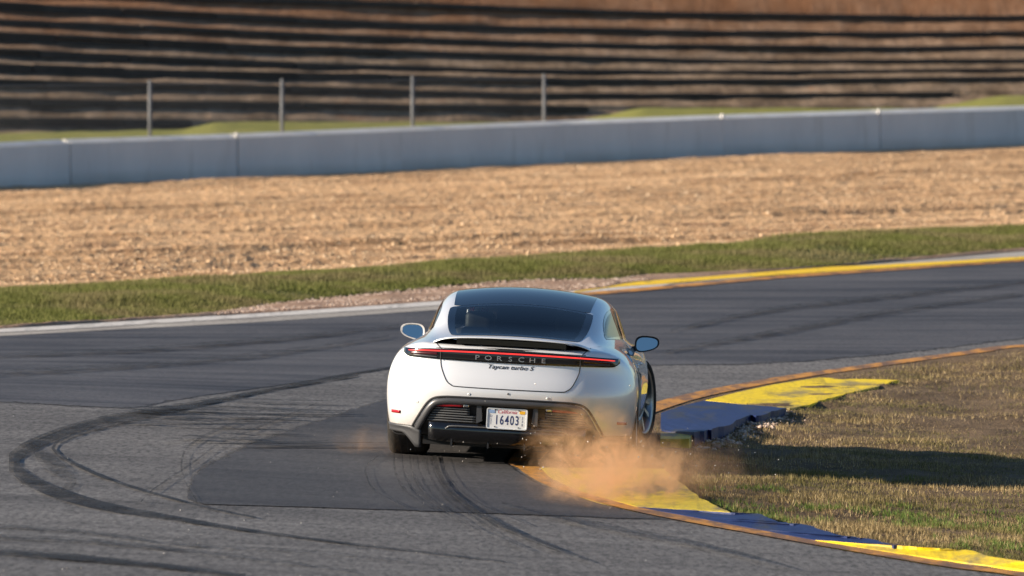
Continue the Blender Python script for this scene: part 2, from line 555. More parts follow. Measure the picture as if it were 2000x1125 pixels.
M['mirror_glass'] = plain('mirror_glass', (.34, .42, .47), .02, 1.0)
M['leather'] = plain('leather', (.018, .018, .020), .6)
M['headliner'] = plain('headliner', (.06, .06, .065), .9)
M['helmet'] = plain('helmet', (.75, .75, .76), .25, 0, .6)
M['helmet_red'] = plain('helmet_red', (.5, .03, .03), .3, 0, .6)
M['visor'] = plain('visor', (.01, .01, .012), .08)
M['suit'] = plain('suit', (.04, .05, .08), .8)

# ------------------------------------------------------------------ terrain height and picture-to-place mapping
def zg(X, Y):
    X = np.asarray(X, float); Y = np.asarray(Y, float)
    t = np.clip(Y - 56.0, 0, 112)
    t = np.where(t < 8, t * t / 16.0, t - 4.0)
    Xc = np.clip(X, -40, 40)
    # the bend is banked: the ground falls to the inside of the corner, on the right
    w = np.clip((68.0 - Y) / 18.0, 0, 1); w = w * w * (3 - 2 * w)
    bank = -.052 * (6.5 * np.tanh((X + .83) / 6.5)) * w
    return t * (.00840 + .00027 * Xc) + bank

def pix(px, py, z=0.0):
    """point of the terrain (raised by z) that the photo shows at px, py"""
    px = np.asarray(px, float); py = np.asarray(py, float)
    lo = np.full(np.broadcast(px, py).shape, 20.0); hi = np.full_like(lo, 400.0)
    for _ in range(50):
        mid = (lo + hi) / 2
        ray = CAM_H - (py - HOR) * mid / F_PX
        above = ray > zg((px - 1000) / F_PX * mid, mid) + z
        lo = np.where(above, mid, lo); hi = np.where(above, hi, mid)
    Y = (lo + hi) / 2; X = (px - 1000) / F_PX * Y
    return np.stack([X, Y, zg(X, Y) + z], -1)

def at(px, py, Y):
    return np.array([(px - 1000) / F_PX * Y, Y, CAM_H - (py - HOR) * Y / F_PX])

def resample(P, n):
    P = np.asarray(P, float)
    d = np.r_[0, np.cumsum(np.linalg.norm(np.diff(P, axis=0), axis=1))]
    t = np.linspace(0, d[-1], n)
    return np.stack([np.interp(t, d, P[:, k]) for k in range(P.shape[1])], -1)

def smoothline(P, n):
    """Catmull-Rom through P"""
    P = np.asarray(P, float)
    Q = np.vstack([2 * P[0] - P[1], P, 2 * P[-1] - P[-2]])
    out = []
    for i in range(len(P) - 1):
        p0, p1, p2, p3 = Q[i:i+4]
        for t in np.linspace(0, 1, 12, endpoint=False):
            out.append(.5 * ((2*p1) + (p2-p0)*t + (2*p0-5*p1+4*p2-p3)*t*t + (3*p1-p0-3*p2+p3)*t**3))
    out.append(P[-1])
    return resample(np.array(out), n)

def quads(nr, nc):
    i = np.arange((nr - 1) * (nc - 1)); r = i // (nc - 1); c = i % (nc - 1)
    a = r * nc + c
    return np.stack([a, a + 1, a + nc + 1, a + nc], -1)

def loft(name, A, B, rows, mat_, dz=0.0, parent=None, zfun=None, smooth=True):
    """sheet between two ground lines A and B (n x 2 or n x 3), following the terrain"""
    A = np.asarray(A)[:, :2]; B = np.asarray(B)[:, :2]
    t = np.linspace(0, 1, rows)[:, None, None]
    P = A[None] * (1 - t) + B[None] * t
    X, Y = P[..., 0], P[..., 1]
    z = zg(X, Y) + dz
    if zfun is not None: z = z + zfun(X, Y, t[..., 0])
    V = np.stack([X, Y, z], -1).reshape(-1, 3)
    F = quads(rows, A.shape[0])
    # make faces look up
    a, b, c = V[F[0, 0]], V[F[0, 1]], V[F[0, 2]]
    if np.cross(b - a, c - a)[2] < 0: F = F[:, ::-1].copy()
    return mesh(name, V, F, mat_, parent, smooth)

def gl(pts, n=60, smooth=True):
    """ground line from picture points"""
    P = smoothline(pts, n) if smooth else resample(pts, n)
    return pix(P[:, 0], P[:, 1])

# ================================================================== THE SETTING
# ---- the base sheet, out to the horizon
xs = np.r_[-2500, -900, -400, -150, np.linspace(-60, 60, 41), 150, 400, 900, 2500]
ys = np.r_[-2500, -600, -200, -50, np.linspace(0, 200, 61), 300, 600, 1200, 2500]
XX, YY = np.meshgrid(xs, ys)
V = np.stack([XX, YY, zg(XX, YY) - .30], -1).reshape(-1, 3)
o = mesh('ground', V, quads(len(ys), len(xs)), M['base_ground'], None, True)
tag(o, kind='structure')

# ---- inner edge of the track, seen as the outer border of the orange line
inner_px = [(2000,1129),(1850,1109),(1600,1067),(1450,1040),(1350,1022),(1250,1002),(1150,977),(1075,951),(1033,929),(1010,911)]
far_px = [(1310,780),(1500,742),(1650,720),(1750,706),(1900,686),(2000,675)]
e1 = pix(*np.array(inner_px).T)[:, :2]
e2 = pix(*np.array(far_px).T)[:, :2]
hid = np.array([[-.02, 46.4], [.12, 48.6], [.55, 51.2]])
before = np.array([[16.0, 28.0], [9.0, 31.4], [5.0, 34.2]])
after = np.array([[9.5, 68.0], [18.0, 76.0], [40.0, 92.0]])
edge_ctrl = np.vstack([before, e1, hid, e2, after])
inner = smoothline(edge_ctrl, 260)

# ---- far edge of the asphalt
far_lo_px = [(-260,671),(0,657),(250,643),(500,630),(850,606),(1000,594),(1165,577),(1500,547),(1750,529),(2000,511),(2300,488)]
FARN = 160
fe = gl(far_lo_px, FARN)
outer = np.vstack([[[30, 12], [0, 6], [-14, 14], [-22, 30], [-25, 48], [-22, 60]], fe[:, :2][::12], [[34, 101], [46, 104]]])
outer_s = smoothline(outer, 260)
track = loft('race_track', inner, outer_s, 60, M['asphalt'])
tag(track, kind='structure')

# ---- resurfaced parts of the track, painted lines
P_up = gl(far_lo_px, 120)
dark_lo = gl([(-260,778),(0,788),(245,800),(330,786),(430,771),(600,747),(760,724),(1000,716),(1300,716),(1500,713),(1750,694),(2000,664),(2300,628)], 120)
lane_o = loft('asphalt_lane', P_up, dark_lo, 60, M['asphalt_dark'], .004, track)
set_cover(lane_o, 60, 120, 0, 1.5, 0, 0)
cp_up = gl([(366,978),(364,950),(372,925),(410,895),(480,862),(620,818),(750,779),(900,760),(1060,775)], 80)
cp_lo = gl([(372,984),(420,987),(560,991),(700,996),(850,1001),(1000,1007),(1130,1011),(1200,1004),(1215,990)], 80)
cr = resample(inner[(inner[:, 1] > 41.2) & (inner[:, 1] < 53.0)], 40)
cp_lo2 = np.vstack([cp_lo[:70, :2], ])
patch_o = loft('asphalt_patch', resample(cp_up[:, :2], 90), resample(np.vstack([cp_lo[:60, :2], cr[:28] - [.03, 0]]), 90), 40, M['asphalt_patch'], .006, track)
set_cover(patch_o, 40, 90, 2.0, 1.6, 1.5, 0)

nrm = np.gradient(inner, axis=0); nrm = nrm / np.linalg.norm(nrm, axis=1, keepdims=True)
nrm = np.stack([nrm[:, 1], -nrm[:, 0]], -1)          # points to the infield
line_w = .22
loft('orange_line', inner - nrm * .02, inner + nrm * line_w, 3, M['orange_line'], .010, track)

def ribbon(name, pts, width, mat_, dz, n=70, z_taper=True):
    P = smoothline(pts, n)
    T = np.gradient(P, axis=0); T /= np.linalg.norm(T, axis=1, keepdims=True)
    N = np.stack([-T[:, 1], T[:, 0]], -1)
    w = np.interp(np.linspace(0, 1, n), np.linspace(0, 1, len(width)), width)[:, None] / 2
    A = P - N * w; B = P + N * w
    return loft(name, pix(A[:, 0], A[:, 1]), pix(B[:, 0], B[:, 1]), 3, mat_, dz, track)

sk = [
 ([(790,714),(600,747),(430,782),(250,812),(150,836),(60,872),(24,900),(42,930),(100,960),(200,990),(350,1016),(500,1040),(700,1066),(1000,1100)], [3,5,7,10,13,17,24,24,15,9,6,4,3,2,1], 'rubber_mark'),
 ([(700,735),(520,765),(360,798),(200,836),(120,862),(104,880),(150,911),(250,951),(400,992),(500,1013)], [2,4,5,6,7,6,6,5,4,2], 'rubber_mark'),
 ([(60,868),(90,900),(140,940),(120,960)], [6,34,26,6], 'rubber_thin'),
 ([(-40,1078),(150,1092),(330,1110),(480,1128)], [10,12,10,6], 'rubber_mark'),
 ([(-40,1028),(150,1040),(350,1066),(600,1080),(800,1098)], [5,6,5,4,2], 'rubber_thin'),
 ([(-40,1050),(180,1060),(420,1085),(700,1120)], [8,8,6,3], 'rubber_thin'),
 ([(500,815),(420,845),(370,874),(355,905),(360,940),(385,985)], [2,5,5,4,4,2], 'rubber_thin'),
 ([(620,790),(500,840),(430,870),(360,920),(300,960),(275,985)], [2,4,4,4,4,2], 'rubber_thin'),
 ([(848,894),(856,925),(876,958),(915,990),(1000,1040),(1150,1100)], [8,8,7,6,4,2], 'rubber_mark'),
 ([(828,894),(838,930),(864,968),(905,1000),(985,1050)], [4,5,5,4,2], 'rubber_thin'),
 ([(800,892),(806,930),(830,968),(870,1000),(940,1045)], [3,5,5,4,2], 'rubber_thin'),
 ([(770,892),(772,925),(790,960),(820,985),(880,1020)], [3,5,4,3,2], 'rubber_thin'),
 ([(740,895),(716,915),(716,935),(735,965),(800,1000)], [2,4,4,3,2], 'rubber_thin'),
 ([(815,892),(822,930),(848,970),(890,1004),(965,1050),(1060,1092)], [2,3,4,3,3,1], 'rubber_thin'),
 ([(838,894),(848,928),(872,964),(912,996),(995,1046),(1120,1096)], [2,4,4,4,3,1], 'rubber_thin'),
 ([(860,896),(872,930),(898,962),(944,994),(1040,1036)], [3,4,4,3,1], 'rubber_thin'),
 ([(785,892),(790,930),(812,966),(848,994),(915,1034)], [2,3,3,3,1], 'rubber_thin'),
 ([(980,990),(1100,1018),(1220,1042),(1400,1078),(1560,1120)], [3,10,10,7,3], 'rubber_thin'),
 ([(1300,690),(1500,655),(1750,610),(2050,570)], [6,10,9,6], 'rubber_thin'),
 ([(1310,650),(1500,610),(1800,575),(2050,548)], [5,9,8,5], 'rubber_thin'),
 ([(-30,735),(200,722),(480,700),(760,662)], [8,9,8,4], 'rubber_thin'),
 ([(-30,700),(250,688),(520,668),(780,640)], [5,8,8,5], 'rubber_thin'),
]
for k, (p, w, m_) in enumerate(sk):
    ribbon('skid_mark', p, w, M[m_], .009 + .0012 * k)
for k in range(34):
    x0 = random.uniform(190, 560); y0 = random.uniform(782, 876) ; L = random.uniform(60, 230)
    y0 = max(y0, 812 - (x0 - 190) * .10)
    ribbon('skid_mark', [(x0, y0), (x0 + L * .5, y0 + random.uniform(-1, 3)), (x0 + L, y0 + random.uniform(-2, 6))],
           [.6, random.uniform(1.5, 4.5), .6], M['rubber_mark'], .032 + .0004 * k, 12)

# ---- far side: concrete strip, white line, dirt, grass verge
c_hi_px = [(-260,656),(0,644),(250,629),(450,617),(650,604),(850,590),(1000,577),(1165,566),(1240,553),(1400,541),(1750,512),(2000,491),(2300,468)]
c_hi = gl(c_hi_px, FARN)
strip = loft('concrete_edge_strip', fe, c_hi, 5, M['concrete_strip'], .006)
tag(strip, kind='structure')
wl = c_hi[:, :2]; tv = np.gradient(wl, axis=0); tv /= np.linalg.norm(tv, axis=1, keepdims=True); nv = np.stack([-tv[:, 1], tv[:, 0]], -1)
loft('white_line', wl[:104] - nv[:104] * .62, wl[:104], 3, M['white_line'], .012, strip)
ya = gl([(1120,574),(1200,563),(1290,557),(1420,546),(1600,534),(1750,524),(2000,508),(2300,486)], 90)
yb = gl([(1120,572),(1200,559),(1290,546),(1420,535),(1600,524),(1750,517.5),(2000,503),(2300,482)], 90)
loft('yellow_line', ya, yb, 3, M['yellow_line'], .016, strip)
ob = gl([(1120,574.6),(1165,577),(1500,547),(1750,529),(2000,511.5),(2300,488.5)], 60)
ob2 = gl([(1120,573.2),(1165,571),(1500,542),(1750,524.5),(2000,508.5),(2300,486)], 60)
loft('orange_border', ob, ob2, 3, M['orange_line'], .013, strip)
g_lo_px = [(-260,654),(0,641.5),(200,630),(425,614),(550,595),(800,570),(1000,552),(1200,548),(1260,541),(1350,537),(1600,524),(1750,509),(2000,488),(2300,466)]
g_lo = gl(g_lo_px, FARN)
dirt = loft('dirt_margin', c_hi, g_lo, 8, M['red_dirt'], .014, None, lambda X, Y, t: .03 * np.sin(np.pi * t) + .03 * fbm(X, Y, 2.0) * np.sin(np.pi * t))
tag(dirt, kind='structure')
g_hi_px = [(-260,586),(0,572),(200,562),(400,550),(600,537),(850,520),(1000,510),(1200,498),(1400,486),(1550,470),(1750,456),(2000,446),(2300,428)]
g_hi = gl(g_hi_px, FARN)
def verge_h(X, Y, t): return .02 + .10 * np.sin(np.pi * np.clip(t, 0, 1)) * (1 + fbm(X, Y, .5)) + .05 * fbm(X, Y, 1.5) * np.sin(np.pi * np.clip(t, 0, 1))
verge = loft('grass_verge', g_lo, g_hi, 30, M['verge_soil'], .01, None, verge_h)
tag(verge, kind='structure')

# ---- wall line (depth along the barrier) and gravel bed
def wallY(px): return np.interp(px, [-600, 0, 500, 1000, 1500, 2000, 2600], [120.5, 133, 138, 143, 149, 156, 164.5])
wbase_px = np.array([(-600,410),(-260,390),(0,368),(465,350),(1000,325),(1500,303),(2000,285),(2300,275),(2600,266)], float)
wx = np.linspace(-600, 2600, FARN)
wy = np.interp(wx, wbase_px[:, 0], wbase_px[:, 1])
WALLP = np.stack([(wx - 1000) / F_PX * wallY(wx), wallY(wx)], -1)
WALLZ = CAM_H - (wy - HOR) * wallY(wx) / F_PX
rowsG = 330; colsG = 520
ga = resample(g_hi[:, :2], colsG); gb_ = resample(WALLP, colsG)
# keep column correspondence in picture x
pa = np.linspace(-200, 2200, colsG)
ga = np.stack([np.interp(pa, 1000 + F_PX * g_hi[:, 0] / g_hi[:, 1], g_hi[:, k]) for k in (0, 1)], -1)
gb_ = np.stack([np.interp(pa, wx, WALLP[:, k]) for k in (0, 1)], -1)
zb_ = np.interp(pa, wx, WALLZ)
t = (np.linspace(0, 1, rowsG) ** 1.15)[:, None]
GX = ga[None, :, 0] * (1 - t) + gb_[None, :, 0] * t
GY = ga[None, :, 1] * (1 - t) + gb_[None, :, 1] * t
za = zg(ga[:, 0], ga[:, 1])
GZ = za[None] * (1 - t) + zb_[None] * t
perp = GX * -.60 + GY * .80
def gravel_relief(X, Y):
    pp = X * -.60 + Y * .80
    pw = pp + 1.0 * fbm(X, Y, .08)
    fur = np.sin(pw * 2 * np.pi / 2.3) * .6 + .35 * np.sin(pw * 2 * np.pi / .8 + 2 * fbm(X, Y, .2))
    return .052 * fur * (.5 + 1.3 * np.clip(fbm(X, Y, .15) + .3, 0, 1)) + .05 * fbm(X, Y, .35) + .050 * fbm((X * .8 + Y * .6) * .22, pp, 1.5, 3) + .020 * fbm(X, Y, 2.6, 3) + .024 * fbm(X, Y, 8.0, 2)
GR = gravel_relief(GX, GY)
fade = np.clip(t * 14, 0, 1) * np.clip((1 - t) * 30, 0, 1)
V = np.stack([GX, GY, GZ + .02 + GR * fade], -1).reshape(-1, 3)
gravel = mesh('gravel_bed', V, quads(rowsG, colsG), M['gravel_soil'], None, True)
tag(gravel, kind='structure')

# stones of the gravel bed, too many to count
def stones(name, P, size, mat_, flat=.7, parent=None):
    n = len(P)
    base = np.array([(1,0,0),(-1,0,0),(0,1,0),(0,-1,0),(0,0,1),(0,0,-1)], float)
    fc = np.array([(0,2,4),(2,1,4),(1,3,4),(3,0,4),(2,0,5),(1,2,5),(3,1,5),(0,3,5)])
    a = RNG.uniform(0, 2*np.pi, n)
    j = base[None] * RNG.uniform(.55, 1.3, (n, 6, 1)) + RNG.uniform(-.25, .25, (n, 6, 3))
    j *= size[:, None, None]
    j[..., 2] *= flat
    ca, sa = np.cos(a)[:, None], np.sin(a)[:, None]
    x = j[..., 0] * ca - j[..., 1] * sa; y = j[..., 0] * sa + j[..., 1] * ca
    Vs = np.stack([x + P[:, 0:1], y + P[:, 1:2], j[..., 2] + P[:, 2:3]], -1).reshape(-1, 3)
    Fs = (fc[None] + (np.arange(n) * 6)[:, None, None]).reshape(-1, 3)
    return mesh(name, Vs, Fs, mat_, parent)

def grid_sample(n, dens_pow=1.0):
    u = RNG.random(n) ** dens_pow * (rowsG - 1.001); v = RNG.random(n) * (colsG - 1.001)
    i = u.astype(int); k = v.astype(int); fu = (u - i)[:, None]; fv = (v - k)[:, None]
    G = V.reshape(rowsG, colsG, 3)
    return G[i, k] * (1-fu) * (1-fv) + G[i+1, k] * fu * (1-fv) + G[i, k+1] * (1-fu) * fv + G[i+1, k+1] * fu * fv
gp = grid_sample(95000, 1.0)
keep = fbm(gp[:, 0], gp[:, 1], .5) + fbm(gp[:, 0] * .6 - gp[:, 1] * .8, gp[:, 1] * 0, 1.2) * .4 > -.38
gp = gp[keep]
sz = RNG.uniform(.008, .024, len(gp)) * (1 + 1.0 * (RNG.random(len(gp)) > .96))
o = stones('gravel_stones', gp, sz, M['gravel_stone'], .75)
tag(o, 'tan and ochre loose stones covering the wide gravel trap', 'gravel', None, 'stuff')
# a few dark clods that show singly
for k, (px, py, s) in enumerate([(118,508,.075),(47,507,.05),(782,487,.085),(86,496,.06),(266,513,.05),(358,514,.045),(710,501,.055),(1720,427,.07)]):
    p = pix(px, py)
    bm = bmesh.new(); bmesh.ops.create_icosphere(bm, subdivisions=2, radius=s)
    for v in bm.verts:
        v.co = v.co * random.uniform(.75, 1.2); v.co.z *= .75
    me = bpy.data.meshes.new('clod'); bm.to_mesh(me); bm.free(); me.materials.append(M['soil'])
    c = bpy.data.objects.new('dirt_clod', me); c.location = (p[0], p[1], p[2] + .05); C.objects.link(c)
    tag(c, ['dark dirt clod lying in the gravel near the left edge of the picture', 'small dark clod leftmost in the gravel above the grass verge',
            'largest dark clod in the gravel above and left of the car roof', 'upper dark clod of the group at the left end of the gravel',
            'fourth dark clod from the left along the near side of the gravel', 'fifth dark clod from the left along the near side of the gravel',
            'dark clod just left of the largest clod above the car', 'dark clod alone at the right end of the gravel'][k], 'dirt clod', 'dark clods lying in the gravel')

# ---- infield
zi_soil = lambda X, Y: .04 * fbm(X, Y, .35) + .040 * fbm(X, Y, 1.6) + .022 * fbm(X, Y, 5.0, 3)
def rut(X, Y):
    xr = .80 + .052 * (Y - 46.0)
    w = np.clip((Y - 43.9) / 1.2, 0, 1) * np.clip((51.2 - Y) / .8, 0, 1)
    w = w * w * (3 - 2 * w)
    d = np.clip((X - (xr - .55)) / .25, 0, 1) * np.clip(((xr + .75) - X) / .45, 0, 1)
    d = d * d * (3 - 2 * d)
    return -.03 * w * d
iy = np.linspace(28.2, 92, 420)
order = np.argsort(inner[:, 1])
ix0 = np.interp(iy, inner[order, 1], inner[order, 0])
nw = np.interp(iy, inner[order, 1], nrm[order, 0])
ix0 = ix0 + line_w / np.maximum(nw, .35) - .02
cols = 150
tt = (np.linspace(0, 1, cols) ** 1.6)[None]
IX = ix0[:, None] + tt * 16.0
IY = np.repeat(iy[:, None], cols, 1)
def infield_z(X, Y, d):
    ramp_ = np.clip(d / .5, 0, 1)
    lift = -.035 * np.clip((d - .9) / 1.5, 0, 1)
    return zg(X, Y) + .004 + (zi_soil(X, Y) + lift) * ramp_ - .035 * np.clip((Y - 47.8) / .8, 0, 1) * np.clip((53.5 - Y) / 1.5, 0, 1) * np.clip((d - .5) / .3, 0, 1) * np.clip((2.0 - d) / .7, 0, 1) + rut(X, Y)
IZ = infield_z(IX, IY, tt * 16.0)
infield = mesh('infield_ground', np.stack([IX, IY, IZ], -1).reshape(-1, 3), quads(len(iy), cols), M['soil'], None, True)
tag(infield, kind='structure')
def inner_x(Y): return np.interp(Y, iy, ix0)
def inf_z(X, Y): return infield_z(X, Y, X - inner_x(Y))

# ---- kerb slabs: each painted length is its own slab
def rough_chain(pts, n, amp, seed):
    P = resample(pts, n)
    r = np.random.default_rng(seed)
    j = r.normal(0, amp, n); j = np.convolve(j, [.25, .5, .25], 'same'); j[0] = j[-1] = 0
    k = r.normal(0, amp * .35, n); k[0] = k[-1] = 0
    P[:, 0] += j * 2.2; P[:, 1] += k
    return P
KERBS = []
def kerb(label, left_px, right_px, mat_, z0, z1, amp=2.0, n=26, seed=1, rows=6):
    L = resample(left_px, n); Rr = rough_chain(right_px, n, amp, seed)
    A = pix(L[:, 0], L[:, 1], z0); B = pix(Rr[:, 0], Rr[:, 1], z1)
    t = np.linspace(0, 1, rows)[:, None, None]
    Pm = A[None] * (1 - t) + B[None] * t
    Pm[..., 2] += .008 * fbm(Pm[..., 0], Pm[..., 1], 3.0) * np.sin(np.pi * t[..., 0])
    top = Pm.reshape(-1, 3)
    bot = top.copy(); bot[:, 2] = np.minimum(bot[:, 2] - .03, zg(bot[:, 0], bot[:, 1]) - .16)
    nv_ = len(top); q = quads(rows, n)
    a, b, c = top[q[0, 0]], top[q[0, 1]], top[q[0, 2]]
    if np.cross(b - a, c - a)[2] < 0: q = q[:, ::-1]
    F = [tuple(f) for f in q]
    ring = list(range(n)) + [r * n + n - 1 for r in range(1, rows)] + [(rows-1)*n + k for k in range(n - 2, -1, -1)] + [r * n for r in range(rows - 2, 0, -1)]
    for i in range(len(ring)):
        a, b = ring[i], ring[(i + 1) % len(ring)]
        F.append((a, b, b + nv_, a + nv_))
    me = bpy.data.meshes.new('kerb_slab')
    me.from_pydata(np.vstack([top, bot]).tolist(), [], F); me.update()
    bm = bmesh.new(); bm.from_mesh(me); bmesh.ops.recalc_face_normals(bm, faces=bm.faces[:]); bm.to_mesh(me); bm.free()
    me.materials.append(mat_)
    o = bpy.data.objects.new('kerb_slab', me); C.objects.link(o)
    tag(o, label, 'kerb', 'painted kerb slabs along the inside of the bend')
    KERBS.append((A, B))
    return o
kerb('bright yellow painted kerb slab nearest the camera in the bottom right corner', [(1592,1055),(1750,1080),(1875,1097),(2000,1113),(2200,1139)],
     [(1762,1066),(1885,1074),(1940,1088),(2000,1096),(2200,1112)], M['kerb_yellow'], .012, .05, 1.6, 30, 3)
kerb('dark blue painted kerb slab in front, between two yellow ones', [(1246,990),(1350,1009),(1450,1028),(1590,1054.5)],
     [(1428,1001),(1485,1004),(1520,1020),(1580,1026),(1640,1045),(1700,1053),(1760,1065)], M['kerb_blue'], .012, .05, 2.2, 30, 5)
kerb('dusty yellow kerb slab right behind the car under the dust cloud', [(1056,913),(1077,934),(1128,957),(1180,972),(1244,989.5)],
     [(1300,915),(1342,955),(1368,974),(1388,982),(1426,1000.5)], M['kerb_yellow_worn'], .012, .045, 1.6, 26, 8)
kerb('short worn yellow end of kerb beside the front right wheel', [(1290,857),(1290,850),(1290,844)],
     [(1346,857),(1350,851),(1354,845)], M['kerb_yellow_worn'], .02, .035, .6, 8, 9)
kerb('dark blue kerb slab with broken edge beyond the car', [(1290,841),(1291,806),(1330,793),(1376,782)],
     [(1356,844),(1404,836),(1424,830),(1462,810),(1480,812),(1536,797)], M['kerb_blue'], .02, .065, 2.6, 26, 12)
kerb('bright yellow kerb slab farthest away, tapering to a point on the grass', [(1378,781.5),(1440,766),(1510,751),(1600,737)],
     [(1540,797.5),(1556,798),(1612,778),(1690,760),(1757,742.5)], M['kerb_yellow'], .012, .024, 2.2, 30, 14)

# ---- grass blades
def in_kerb(X, Y):
    m = np.zeros(len(X), bool)
    for A, B in KERBS:
        poly = np.vstack([A[:, :2], B[::-1, :2]])
        ins = np.zeros(len(X), bool); j = len(poly) - 1
        for i in range(len(poly)):
            xi, yi = poly[i]; xj, yj = poly[j]
            c = ((yi > Y) != (yj > Y)) & (X < (xj - xi) * (Y - yi) / (yj - yi + 1e-12) + xi)
            ins ^= c; j = i
        m |= ins
    return m
def blades(name, P, h, w, mat_, lean=.6, label=None, cat='grass'):
    n = len(P)
    a = RNG.uniform(0, 2*np.pi, n); la = RNG.uniform(0, 2*np.pi, n); ll = RNG.random(n) * lean * h
    dx, dy = np.cos(a) * w / 2, np.sin(a) * w / 2
    b0 = P + np.stack([-dx, -dy, -.01 + 0*dx], -1); b1 = P + np.stack([dx, dy, -.01 + 0*dx], -1)
    tip = P + np.stack([np.cos(la) * ll, np.sin(la) * ll, h * np.sqrt(np.clip(1 - (ll/np.maximum(h,1e-6))**2 * .8, .05, 1))], -1)
    V_ = np.stack([b0, b1, tip], 1).reshape(-1, 3)
    o = mesh(name, V_, np.arange(3 * n).reshape(-1, 3), mat_)
    tag(o, label, cat, None, 'stuff')
    return o
# infield: dry turf
n = 420000
Yb = 1 / RNG.uniform(1 / 72.0, 1 / 34.5, n)
Xb = RNG.uniform(-.2, 1, n) * (1060 / F_PX * Yb + .3)
d = Xb - inner_x(Yb)
ok = (d > .25) & (Xb > 0) & ~in_kerb(Xb, Yb) & (rut(Xb, Yb) > -.03)
bare = fbm(Xb, Yb, .9) + .3 * fbm(Xb, Yb, 3.0)
ok &= (RNG.random(n) < np.clip(.70 + 1.6 * bare, .08, 1)) & (RNG.random(n) < np.clip((d - .25) / .5, .15, 1))
Xb, Yb = Xb[ok], Yb[ok]
Pb = np.stack([Xb, Yb, inf_z(Xb, Yb)], -1)
hb = RNG.uniform(.012, .045, len(Xb)) * (1 + 1.3 * np.clip(fbm(Xb, Yb, 1.7), -.45, .8))
blades('dry_grass', Pb, hb, RNG.uniform(.004, .010, len(Xb)), M['grass_dry'], 1.0, 'short dry brown turf covering the infield right of the kerbs')
# green tufts
n = 160000
Yb = 1 / RNG.uniform(1 / 60.0, 1 / 34.5, n)
Xb = RNG.uniform(0, 1, n) * (1060 / F_PX * Yb + .3)
d = Xb - inner_x(Yb)
patch = .9 * fbm(Xb * 1.0, Yb * .6, 2.2) + .6 * fbm(Xb, Yb, 6.0)
near = np.clip((44.5 - Yb) / 4, -.42, .10)
ok = (d > .55) & ~in_kerb(Xb, Yb) & (rut(Xb, Yb) > -.02) & (patch + near > .26)
Xb, Yb = Xb[ok], Yb[ok]
Pb = np.stack([Xb, Yb, inf_z(Xb, Yb)], -1)
blades('green_grass', Pb, RNG.uniform(.02, .055, len(Xb)) * (1 + .6 * (RNG.random(len(Xb)) > .97)), RNG.uniform(.005, .011, len(Xb)), M['grass_green'], .8, 'bright green grass tufts growing in the dry infield turf')
# far verge grass
n = 300000
u = RNG.random(n); v_ = RNG.random(n)
pxs = np.linspace(-30, 2030, 400)
def on_line(L, p): return np.stack([np.interp(p, 1000 + F_PX * L[:, 0] / L[:, 1], L[:, k]) for k in (0, 1)], -1)
pv = -30 + 2060 * v_
A_, B_ = on_line(g_lo, pv), on_line(g_hi, pv)
jit = .05 * fbm(pv * .03, pv * 0, 1.0) + .03
XY = A_ * (1 - u[:, None]) + B_ * u[:, None]
XY += RNG.normal(0, .04, XY.shape)
zz = zg(XY[:, 0], XY[:, 1]) + .01 + verge_h(XY[:, 0], XY[:, 1], u)
ok = RNG.random(n) < np.clip(.8 + 1.2 * fbm(XY[:, 0], XY[:, 1], .7), .2, 1)
XY, zz, u2 = XY[ok], zz[ok], u[ok]
hh = RNG.uniform(.03, .085, len(zz)) * (1 + .6 * fbm(XY[:, 0], XY[:, 1], .8)) * np.clip(.5 + 3 * np.minimum(u2, 1 - u2), .5, 1)
blades('verge_grass', np.column_stack([XY, zz]), hh, RNG.uniform(.010, .022, len(zz)), M['grass_verge'], .9, 'green grass on the verge between the track and the gravel trap')
# stones by the broken kerb, on the far dirt margin and grit on the track
n = 420
tt_ = RNG.random(n); q = resample([(1362,862),(1420,848),(1480,832),(1530,812)], 100)[(tt_ * 99).astype(int)]
q = q + np.stack([RNG.normal(4, 14, n), RNG.normal(2, 5.5, n)], -1)
P_ = pix(q[:, 0], q[:, 1]); ok = ~in_kerb(P_[:, 0], P_[:, 1]); P_ = P_[ok]
P_[:, 2] = inf_z(P_[:, 0], P_[:, 1]) + .01
o = stones('broken_stones', P_, RNG.uniform(.008, .030, len(P_)), M['stone_pink'], .6)
tag(o, 'pinkish broken stones in the washed out hollow beside the blue kerb', 'stones', None, 'stuff')
n = 3000
u = RNG.random(n); pv = 420 + 850 * RNG.random(n)
XY = on_line(c_hi, pv) * (1 - u[:, None]) + on_line(g_lo, pv) * u[:, None]
o = stones('margin_stones', np.column_stack([XY, zg(XY[:, 0], XY[:, 1]) + .035]), RNG.uniform(.008, .020, n), M['stone_pink'], .7)
tag(o, 'pink loose stones on the dirt margin beyond the white line', 'stones', None, 'stuff')
n = 80
q = np.stack([RNG.uniform(-20, 1500, n), 1130 - 330 * RNG.random(n) ** 1.2], -1)
P_ = pix(q[:, 0], q[:, 1]); ok = P_[:, 0] < inner_x(P_[:, 1]) - .3; P_ = P_[ok] + [0, 0, .008]
o = stones('track_grit', P_, RNG.uniform(.002, .0055, len(P_)), M['stone_white'], .8)
tag(o, 'tiny pale stones scattered over the grey asphalt', 'stones', None, 'stuff')

